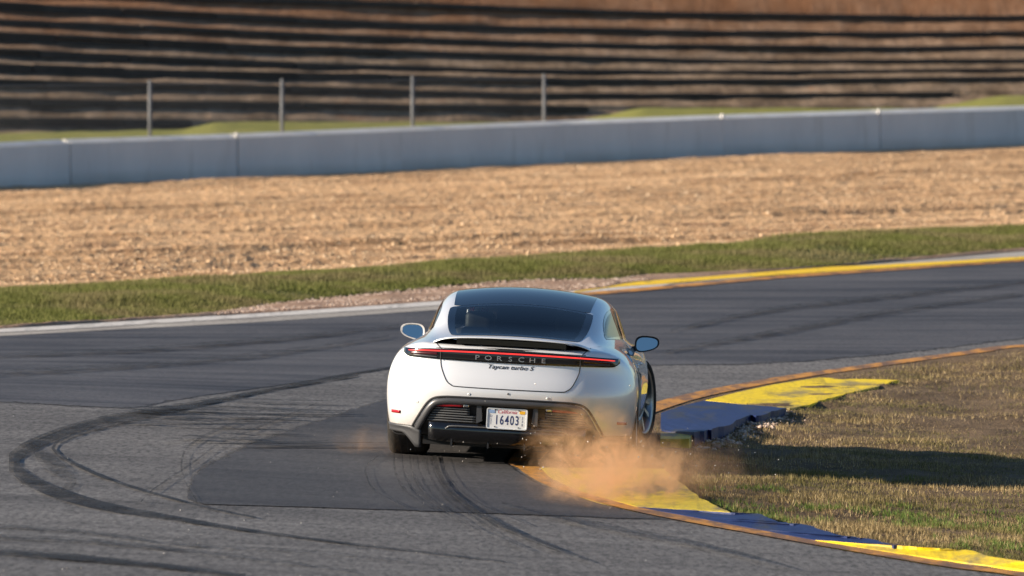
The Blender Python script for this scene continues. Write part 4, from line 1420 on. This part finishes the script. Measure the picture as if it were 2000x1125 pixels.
# black well under the raised spoiler
n = 50; xv2 = np.linspace(-.575, .575, n); e2 = np.abs(xv2) / .575
V_ = []; rows_ = []
yb = rearY(xv2, np.full(n, .873))
rows_.append(np.stack([xv2, yb - .003, .8735 + 0*xv2], -1))
rows_.append(np.stack([xv2, yb + .018, .892 - .010 * e2**2], -1))
rows_.append(np.stack([xv2, yb + .075, .905 - .018 * e2**2], -1))
rows_.append(np.stack([xv2, yb + .11, .954 - .024 * e2**2 - .045 * e2**8], -1))
rows_.append(np.stack([xv2, yb + .33, .955 - .022 * e2**2 - .05 * e2**8], -1))
spw = mesh('spoiler_well', np.array(rows_).reshape(-1, 3), quads(5, n), M['black_plastic'], car, True)
spw.modifiers.new('t', 'SOLIDIFY').thickness = .006
mb = MB()
mb.box((-.42, .10, .915), (.42, .13, .955)); mb.build('spoiler_blade', M['black_gloss'], car)
for s in (-1, 1):
    mb = MB(); mb.box((s * .40 - .02, .13, .88), (s * .40 + .02, .26, .945)); mb.build('spoiler_arm', M['black_plastic'], car)

# ---- lower rear: trim arch, diffuser, slats, reflectors, plate -----------
zz_ = np.linspace(.20, .515, 22); ww_ = np.linspace(-1, 1, 61)
Zp = np.repeat(zz_[:, None], 61, 1); Xp = ww_[None] * (arch_x(zz_)[:, None] + .015)
patch_rear('rear_panel', Xp, Zp, M['black_plastic'], -.045, None, .008)
arch = [(-.745, .235), (-.728, .27), (-.685, .345), (-.64, .42), (-.605, .463), (-.565, .488), (-.50, .500), (-.40, .504), (0, .506),
        (.40, .504), (.50, .500), (.565, .488), (.605, .463), (.64, .42), (.685, .345), (.728, .27), (.745, .235)]
ar = smoothline(arch, 140)
strip_rear('gap_line', ar + [0, .004], .016, M['gap'], .003, car, 140)
ar2 = ar.copy(); ar2[:, 0] *= .955; ar2[:, 1] -= .028
strip_rear('bumper_trim', ar2, .046, M['grey_trim'], .009, car, 140, thick=.02)
for s in (-1, 1):
    mb_z = np.linspace(.420, .325, 6)
    for z_ in mb_z:
        x1 = np.interp(z_, [.33, .44], [.625, .545]); x0 = .24 + .05 * (z_ > .37)
        P_ = np.stack([s * np.linspace(x0, x1, 14), np.full(14, z_)], -1)
        strip_rear('vent_slat', P_, .0085, M['slat'], -.012, car, 14, thick=.024)
    strip_rear('rear_reflector', np.stack([s * np.linspace(.345, .575, 14), np.linspace(.446, .442, 14)], -1), [.022, .026, .022], M['reflector'], .006, car, 14, thick=.014)
    strip_rear('reversing_lamp', np.stack([s * np.linspace(.295, .338, 5), np.full(5, .446)], -1), .022, M['silver'], .006, car, 5, thick=.012)
    mb = MB()
    mb.add([(s*.235, .02, .46), (s*.200, .02, .455), (s*.190, .02, .335), (s*.235, .02, .315), (s*.215, .10, .46), (s*.195, .10, .455), (s*.185, .10, .335), (s*.215, .10, .315)],
           [(0,1,2,3), (7,6,5,4), (0,4,5,1), (1,5,6,2), (2,6,7,3), (3,7,4,0)])
    o = mb.build('plate_fin', M['grey_trim'], car)
    bm = bmesh.new(); bm.from_mesh(o.data); bmesh.ops.recalc_face_normals(bm, faces=bm.faces[:]); bm.to_mesh(o.data); bm.free()
    # dark valance under the painted corner with a fin beside the wheel
    vx = np.linspace(.66, .94, 14)
    z1 = np.interp(vx, [.66, .74, .94], [.235, .262, .268]); z0 = np.interp(vx, [.66, .70, .76, .80, .94], [.10, .10, .17, .205, .215])
    t_ = np.linspace(0, 1, 6)[:, None]
    X_ = np.repeat(vx[None], 6, 0); Z_ = z0[None] * (1 - t_) + z1[None] * t_
    y_ = rearY(X_, np.maximum(Z_, .24)) - .004 + .25 * np.maximum(.24 - Z_, 0)
    o = mesh('valance', np.stack([s * X_, y_, Z_], -1).reshape(-1, 3), quads(6, 14), M['valance'], car, True)
    o.modifiers.new('t', 'SOLIDIFY').thickness = .012
mb = MB()
sec = [(.11, .315), (.055, .312), (.035, .295), (.030, .24), (.045, .19), (.10, .165), (.45, .15)]
xsd = np.linspace(-.60, .60, 25)
Vd = []
for x_ in xsd:
    k_ = 1 - .10 * (abs(x_) / .6) ** 6
    for y_, z_ in sec: Vd.append((x_, y_ + .03 * (x_ / .5) ** 2 + .04, .30 + (z_ - .30) * k_))
Fd = [(i*7+k, (i+1)*7+k, (i+1)*7+k+1, i*7+k+1) for i in range(24) for k in range(6)]
o = mesh('diffuser', np.array(Vd), Fd, M['black_gloss'], car, True); o.modifiers.new('t', 'SOLIDIFY').thickness = .01
mb = MB(); mb.tube([(-.47, .072, .262), (-.44, .062, .282), (-.40, .056, .285), (.40, .056, .285), (.44, .062, .282), (.47, .072, .262)], .006, 6)
mb.build('diffuser_ridge', M['slat'], car, True)
for s in (-.42, -.14, .14, .42):
    mb = MB(); mb.box((s - .006, .10, .125), (s + .006, .55, .19)); mb.build('diffuser_fin', M['black_plastic'], car)
mb = MB(); mb.box((-.66, .42, .120), (.66, 4.6, .19)); mb.build('underbody', M['black_plastic'], car)

# licence plate
def rounded(w, h, r, n=6):
    pts = []
    for cx, cz, a0 in ((w/2-r, h/2-r, 0), (-w/2+r, h/2-r, 90), (-w/2+r, -h/2+r, 180), (w/2-r, -h/2+r, 270)):
        for k in range(n + 1):
            a = R(a0 + 90 * k / n); pts.append((cx + r * math.cos(a), cz + r * math.sin(a)))
    return pts
PX, PY, PZ = .0, .012, .362
def flat(name, pts, y0, y1, mat_, parent, cx=0, cz=0):
    n_ = len(pts)
    V_ = [(p[0] + cx, y0, p[1] + cz) for p in pts] + [(p[0] + cx, y1, p[1] + cz) for p in pts]
    F_ = [tuple(range(n_)), tuple(range(2*n_-1, n_-1, -1))] + [(i, i + n_, (i+1) % n_ + n_, (i+1) % n_) for i in range(n_)]
    o = mesh(name, np.array(V_), F_, mat_, parent)
    bm = bmesh.new(); bm.from_mesh(o.data); bmesh.ops.recalc_face_normals(bm, faces=bm.faces[:]); bm.to_mesh(o.data); bm.free()
    return o
plate = flat('licence_plate', rounded(.305, .152, .014), PY, PY + .004, M['plate'], car, PX, PZ)
fo = rounded(.313, .160, .017); fi = rounded(.297, .144, .011); nf = len(fo)
V_ = [(p[0] + PX, PY - .004, p[1] + PZ) for p in fo] + [(p[0] + PX, PY - .004, p[1] + PZ) for p in fi]
fo_ = mesh('plate_frame', np.array(V_), [(i, (i+1) % nf, (i+1) % nf + nf, i + nf) for i in range(nf)], M['plate_frame'], plate)
fo_.modifiers.new('t', 'SOLIDIFY').thickness = .006
def plate_text(name, txt, cx, cz, size, mat_, **kw):
    P, F_ = text_mesh(txt, size, **kw)
    return mesh(name, np.stack([P[:, 0] + PX + cx, np.full(len(P), PY - .0008), P[:, 1] + PZ + cz], -1), F_, mat_, plate)
for k, ch in enumerate('16403'):
    plate_text('plate_number', ch, -.078 + .039 * k, -.014, .100, M['plate_blue'], wide=.62, bold=.0015)
plate_text('plate_state', 'California', 0.0, .052, .040, M['plate_red'], shear=.3, wide=.95)
for k, ch in enumerate('DST'): plate_text('plate_letters', ch, -.122, .016 - .027 * k, .030, M['plate_blue'], wide=.8)
for k, ch in enumerate('338'): plate_text('plate_letters', ch, .118, .010 - .026 * k, .028, M['plate_blue'], wide=.8)
flat('plate_sticker', rounded(.042, .024, .003), PY - .0022, PY, M['sticker_yellow'], plate, PX + .116, PZ + .052)
flat('plate_sticker', rounded(.042, .024, .003), PY - .0022, PY, M['sticker_blue'], plate, PX - .116, PZ + .052)
plate_text('plate_month', 'SEP', -.116, .052, .020, M['plate_blue'])
for bx_, bz_ in ((-.09, .066), (.09, .066), (-.09, -.064), (.09, -.064)):
    flat('plate_bolt', [(.005 * math.cos(R(a)), .005 * math.sin(R(a))) for a in range(0, 360, 45)], PY - .004, PY, M['gap'], plate, PX + bx_, PZ + bz_)

# ---- wheels --------------------------------------------------------------
def wheel(s, y, z, wid, rad, steer, xc):
    w = empty('wheel', (s * xc, y, z)); w.parent = car
    w.rotation_euler = (0, -CAR_ROT.y, steer)
    h = wid / 2; rr = .268
    prof = [(-h + .02, rr), (-h + .002, rr + .02), (-h, rr + .045), (-h + .012, rad - .022), (-h + .035, rad - .004), (-h + .06, rad),
            (h - .06, rad), (h - .035, rad - .004), (h - .012, rad - .022), (h, rr + .045), (h - .002, rr + .02), (h - .02, rr)]
    mb = MB(); mb.lathe_x(prof, 64); t_ = mb.build('tyre', M['tyre'], w, True)
    # tread grooves: three dark channels proud of nothing, cut as narrow rings
    for gx in (-.055, 0, .055):
        mb = MB(); mb.lathe_x([(gx - .006, rad + .0008), (gx + .006, rad + .0008)], 64); mb.build('tread_groove', M['gap'], w)
    mb = MB()
    mb.lathe_x([(-h + .015, rr + .004), (-h + .03, rr - .012), (h - .10, rr - .02), (h - .03, rr - .012), (h - .012, rr + .006), (h - .020, rr + .006), (h - .04, rr - .008)], 64)
    rim = mb.build('rim', M['rim'], w, True)
    mb = MB()
    for k in range(10):
        a = 2 * math.pi * k / 10 + (.08 if k % 2 else -.08)
        ca, sa = math.cos(a), math.sin(a); x1 = s * (h - .035); x0 = s * (h - .075)
        tx, ty = -sa, ca
        V_ = []
        for r_, wd, xo in ((.05, .018, -.02), (.16, .013, -.012), (.262, .020, .0)):
            for q_ in (-1, 1):
                V_.append((x1 + s * xo, ca * r_ + tx * wd * q_, sa * r_ + ty * wd * q_)); V_.append((x0 + s * xo, ca * r_ + tx * wd * q_, sa * r_ + ty * wd * q_))
        F_ = []
        for i in (0, 4):
            F_ += [(i, i+2, i+6, i+4), (i+1, i+5, i+7, i+3), (i, i+4, i+5, i+1), (i+2, i+3, i+7, i+6)]
        mb.add(V_, F_)
    sp = mb.build('spokes', M['rim'], w)
    mb = MB(); mb.lathe_x([(s * (h - .10), .0), (s * (h - .10), .07), (s * (h - .03), .06), (s * (h - .025), .0)], 24); mb.build('hub', M['rim'], w, True)
    mb = MB(); mb.lathe_x([(s * (h - .14), .08), (s * (h - .14), .205), (s * (h - .105), .205), (s * (h - .105), .08)], 40); mb.build('brake_disc', M['rim_dark'], w, True)
    return w
for s in (-1, 1):
    wheel(s, 1.03, .352, .305, .352, 0, .815)
    wheel(s, 3.93, .352 + .050, .265, .352, R(-13), .825)
for yc, zc, r in ARCH:
    for s in (-1, 1):
        n_ = 30; a_ = np.linspace(-.15, np.pi + .15, n_)
        xs_o = []
        yy_ = yc + r * np.cos(a_); z2 = zc + r * np.sin(a_)
        xo_ = sideX(yy_, np.clip(z2, .2, .9)) - .004
        rows_ = [np.stack([s * np.full(n_, .52), yy_, z2], -1), np.stack([s * xo_, yy_, z2], -1)]
        mesh('wheel_well', np.array(rows_).reshape(-1, 3), quads(2, n_), M['liner'], car, True)
        yi_ = yc + (r - .016) * np.cos(a_); zi_ = zc + (r - .016) * np.sin(a_)
        rows_ = [np.stack([s * (xo_ + .006), yy_, z2], -1), np.stack([s * (xo_ + .004), yi_, zi_], -1), np.stack([s * (xo_ - .05), yi_, zi_], -1)]
        mesh('arch_lip', np.array(rows_).reshape(-1, 3), quads(3, n_), M['paint'], car, True)
        mb = MB(); mb.box((s * .53 - .01, yc - r, .2), (s * .53 + .01, yc + r, .75)); mb.build('inner_guard', M['liner'], car)
for s in (-1, 1):
    ys_ = np.linspace(1.42, 3.55, 30)
    X0 = sideX(ys_, np.full(30, .26))
    V_ = [np.stack([s * (X0 + .004), ys_, np.full(30, .265)], -1), np.stack([s * (X0 + .015), ys_, np.full(30, .22)], -1), np.stack([s * (X0 - .02), ys_, np.full(30, .15)], -1), np.stack([s * (X0 - .3), ys_, np.full(30, .15)], -1)]
    mesh('side_skirt', np.array(V_).reshape(-1, 3), quads(4, 30), M['black_plastic'], car, True)
    for yh_ in (1.95, 2.95):
        x_ = float(sideX(np.array([yh_]), np.array([.74]))[0])
        mb = MB(); mb.rbox((s * x_ - .012, yh_ - .11, .735), (s * x_ + .012, yh_ + .11, .757), .01); mb.build('door_handle', M['paint'], car, True)
    for yl in (1.62, 2.35, 3.45):
        zl = np.linspace(.30, .93, 24); yl_ = yl + (0 if yl > 1.7 else .25 * np.clip((.75 - zl) / .4, 0, 1) - .25 * np.clip((zl - .7) / .25, 0, 1))
        xl = sideX(yl_ + 0*zl, zl) + .0015
        V_ = [np.stack([s * xl, yl_ - .003 + 0*zl, zl], -1), np.stack([s * xl, yl_ + .003 + 0*zl, zl], -1)]
        mesh('panel_gap', np.array(V_).reshape(-1, 3), quads(2, 24), M['gap'], car)
    # door mirror
    mr = empty('door_mirror', (s * .955, 3.02, .905)); mr.parent = car
    n_u, n_v = 20, 32; V_ = []
    for i in range(n_u):
        t_ = i / (n_u - 1)                     # 0 at the glass face, 1 at the nose
        k_ = math.sqrt(max(1 - (t_ * .97) ** 2.6, 0))
        for j in range(n_v):
            a = 2 * math.pi * j / n_v; ca, sa = math.cos(a), math.sin(a)
            cx_ = math.copysign(abs(ca) ** .72, ca); sz_ = math.copysign(abs(sa) ** .72, sa)
            wx_ = .100 * cx_ * k_; hz_ = .064 * sz_ * k_ * (1 - .22 * (cx_ * s))
            V_.append((wx_, t_ * .15, hz_ + .012 * cx_ * s))
    F_ = [(i*n_v+j, i*n_v+(j+1) % n_v, (i+1)*n_v+(j+1) % n_v, (i+1)*n_v+j) for i in range(n_u-1) for j in range(n_v)]
    mesh('mirror_housing', np.array(V_), F_, M['paint'], mr, True)
    ring = np.array(V_[:n_v]); inner_r = ring * [.86, 1, .84]
    Vg = np.vstack([ring + [0, -.002, 0], inner_r + [0, -.004, 0], inner_r + [0, .006, 0]])
    mesh('mirror_bezel', Vg, [(j, (j+1) % n_v, n_v+(j+1) % n_v, n_v+j) for j in range(n_v)] + [(n_v+j, n_v+(j+1) % n_v, 2*n_v+(j+1) % n_v, 2*n_v+j) for j in range(n_v)],
         M['paint'] if s < 0 else M['black_plastic'], mr, True)
    tilt_ = np.stack([0 * inner_r[:, 0], inner_r[:, 2] * .12, 0 * inner_r[:, 0]], -1)
    mesh('mirror_glass', inner_r + [0, .012, 0] + tilt_, [tuple(range(n_v))], M['mirror_glass'], mr)
    mb = MB(); mb.tube([(-s * .20, .02, -.055), (-s * .11, .045, -.05), (-s * .04, .06, -.02)], [.028, .022, .03], 10); mb.build('mirror_stalk', M['black_plastic'], mr, True)

# ---- cabin ----------------------------------------------------------------
mb = MB(); mb.box((-.66, .75, .30), (.66, 3.7, .34)); mb.build('cabin_floor', M['leather'], car)
mb = MB(); mb.rbox((-.55, .70, .86), (.55, 1.22, .90), .015); mb.build('parcel_shelf', M['leather'], car)
mb = MB(); mb.rbox((-.66, 3.22, .62), (.66, 3.62, .905), .06); mb.build('dashboard', M['leather'], car, True)
for xs_, ys_ in ((-.36, 2.22), (.36, 2.22), (-.34, 1.36), (.34, 1.36)):
    st = empty('seat', (xs_, ys_, .34)); st.parent = car
    mb = MB(); mb.rbox((-.24, .0, .04), (.24, .52, .22), .05); mb.build('cushion', M['leather'], st, True)
    mb = MB()
    bw = .21 if ys_ > 2 else .20; th_ = .64 if ys_ > 2 else .54
    mb.rbox((-bw, -.12, .16), (bw, .02, th_), .05); mb.build('backrest', M['leather'], st, True)
    mb = MB(); mb.rbox((-.12, -.13, th_ - .02), (.12, -.03, th_ + .135), .04); mb.build('headrest', M['leather'], st, True)
mb = MB(); mb.rbox((-.11, 2.98, 1.125), (.11, 3.01, 1.185), .02); mb.tube([(0, 3.0, 1.18), (0, 3.06, 1.245)], .012, 6); mb.build('interior_mirror', M['black_plastic'], car, True)
mb = MB()
mb.tube([(-.36 + .18 * math.cos(a), 2.98 + .07 * math.sin(a), .82 + .165 * math.sin(a)) for a in np.linspace(0, 2*math.pi, 25)], .016, 8, False)
mb.tube([(-.36, 2.98, .82), (-.36, 3.25, .74)], .03, 8); mb.build('steering_wheel', M['leather'], car, True)

# ---- driver -----------------------------------------------------------------
drv = empty('person'); drv.matrix_world = Matrix.Translation(car.location) @ _m.to_4x4()
tag(drv, 'driver in white helmet with red stripes sitting at the left inside the car', 'person')
def skin_body(name, verts, edges, radii, mat_, parent, levels=2):
    me = bpy.data.meshes.new(name); me.from_pydata(verts, edges, []); me.update()
    me.materials.append(mat_)
    o = bpy.data.objects.new(name, me); C.objects.link(o); o.parent = parent
    sk_ = o.modifiers.new('skin', 'SKIN'); sk_.use_smooth_shade = True
    for i, r_ in enumerate(radii): me.skin_vertices[0].data[i].radius = (r_, r_)
    me.skin_vertices[0].data[0].use_root = True
    ss = o.modifiers.new('sub', 'SUBSURF'); ss.levels = levels; ss.render_levels = levels
    return o
bx = -.36
pv_ = [(bx, 2.36, .62), (bx, 2.31, .76), (bx, 2.28, .90), (bx, 2.28, .99), (bx, 2.30, 1.06),
       (bx-.19, 2.30, .93), (bx-.25, 2.50, .78), (bx-.15, 2.90, .86), (bx-.13, 2.96, .88),
       (bx+.19, 2.30, .93), (bx+.25, 2.50, .78), (bx+.15, 2.90, .86), (bx+.13, 2.96, .88),
       (bx-.11, 2.45, .60), (bx-.14, 2.85, .66), (bx-.12, 3.15, .46), (bx+.11, 2.45, .60), (bx+.14, 2.85, .66), (bx+.12, 3.15, .46)]
pe_ = [(0,1),(1,2),(2,3),(3,4),(2,5),(5,6),(6,7),(7,8),(2,9),(9,10),(10,11),(11,12),(0,13),(13,14),(14,15),(0,16),(16,17),(17,18)]
pr_ = [.14,.135,.14,.065,.06, .075,.052,.038,.036, .075,.052,.038,.036, .085,.068,.045, .085,.068,.045]
skin_body('body', pv_, pe_, pr_, M['suit'], drv)
bm = bmesh.new(); bmesh.ops.create_uvsphere(bm, u_segments=28, v_segments=18, radius=1.0)
for v in bm.verts: v.co = Vector((v.co.x * .125, v.co.y * .15 , v.co.z * .135))
me = bpy.data.meshes.new('helmet'); bm.to_mesh(me)
for m_ in (M['helmet'], M['helmet_red'], M['visor']): me.materials.append(m_)
for p in me.polygons:
    c = p.center; p.use_smooth = True
    if c.y > .085 and -.05 < c.z < .05: p.material_index = 2
    elif abs(abs(c.x) - .055) < .016 and c.z > -.04: p.material_index = 1
bm.free()
hm = bpy.data.objects.new('helmet', me); hm.location = (bx, 2.32, 1.105); hm.rotation_euler = (0, R(10), R(-12)); C.objects.link(hm); hm.parent = drv

# ================================================================== DUST
def dust(name, blobs, dens, noise_scale, label):
    """a body of raised dust: volume thinned by noise towards its edge"""
    m = bpy.data.materials.new(name); m.use_nodes = True; nt = m.node_tree
    nt.nodes.remove(nt.nodes['Principled BSDF'])
    vol = nt.nodes.new('ShaderNodeVolumePrincipled')
    vol.inputs['Color'].default_value = (.86, .55, .32, 1)
    vol.inputs['Anisotropy'].default_value = .35
    tc = nt.nodes.new('ShaderNodeTexCoord')
    tot = None
    for (c, r, a) in blobs:
        s_ = nt.nodes.new('ShaderNodeVectorMath'); s_.operation = 'SUBTRACT'; s_.inputs[1].default_value = c
        nt.links.new(tc.outputs['Object'], s_.inputs[0])
        d_ = nt.nodes.new('ShaderNodeVectorMath'); d_.operation = 'DIVIDE'; d_.inputs[1].default_value = r
        nt.links.new(s_.outputs[0], d_.inputs[0])
        l_ = nt.nodes.new('ShaderNodeVectorMath'); l_.operation = 'LENGTH'; nt.links.new(d_.outputs[0], l_.inputs[0])
        f = math_n(nt, 'SUBTRACT', 1.0, l_.outputs['Value'], True)
        f = math_n(nt, 'MULTIPLY', math_n(nt, 'POWER', f, 1.3), a)
        tot = f if tot is None else math_n(nt, 'ADD', tot, f)
    nz = noise(nt, coords(nt, (1, .45, 1)), noise_scale, 7, .72)
    nz.node.inputs['Distortion'].default_value = 1.2
    nr_ = ramp(nt, [(.44, (0, 0, 0)), (.515, (.18, .18, .18)), (.62, (1, 1, 1))])
    nt.links.new(nz, nr_.inputs[0])
    k = math_n(nt, 'MULTIPLY', math_n(nt, 'MULTIPLY', tot, nr_.outputs[0]), dens)
    nt.links.new(k, vol.inputs['Density'])
    nt.links.new(vol.outputs[0], nt.nodes['Material Output'].inputs['Volume'])
    # lumpy hull around the blobs
    bm = bmesh.new()
    for (c, r, a) in blobs:
        ret = bmesh.ops.create_icosphere(bm, subdivisions=3, radius=1.0)
        for v in ret['verts']:
            v.co = Vector((c[0] + v.co.x * r[0] * .97, c[1] + v.co.y * r[1] * .97, c[2] + v.co.z * r[2] * .97))
    me = bpy.data.meshes.new(name); bm.to_mesh(me); bm.free()
    o = bpy.data.objects.new(name, me); C.objects.link(o)
    rm = o.modifiers.new('union', 'REMESH'); rm.mode = 'VOXEL'; rm.voxel_size = .06
    me.materials.append(m)
    tag(o, label, 'dust', None, 'stuff')
    return o
dust('dust_cloud', [((.74, 43.3, .05), (.76, 1.6, .34), 1.2), ((.58, 44.7, .16), (.58, 1.1, .46), .8), ((.95, 44.4, .05), (.66, 1.2, .32), .7), ((1.30, 45.2, .0), (.7, 1.0, .30), .25)],
     4.8, 4.6, 'tan dust cloud thrown up behind the right rear wheel of the car')
dust('dust_puff', [((-1.15, 46.9, .07), (.32, .6, .20), 1.0)], .9, 4.0, 'small orange dust puff beside the left rear wheel')
n = 90
P_ = np.stack([RNG.normal(.75, .55, n), RNG.normal(44.4, .9, n), np.abs(RNG.normal(.18, .20, n)) + .02], -1)
o = stones('flying_grit', P_, RNG.uniform(.003, .007, n), M['stone_white'], .9)
tag(o, 'tiny stones flying through the dust behind the car', 'stones', None, 'stuff')
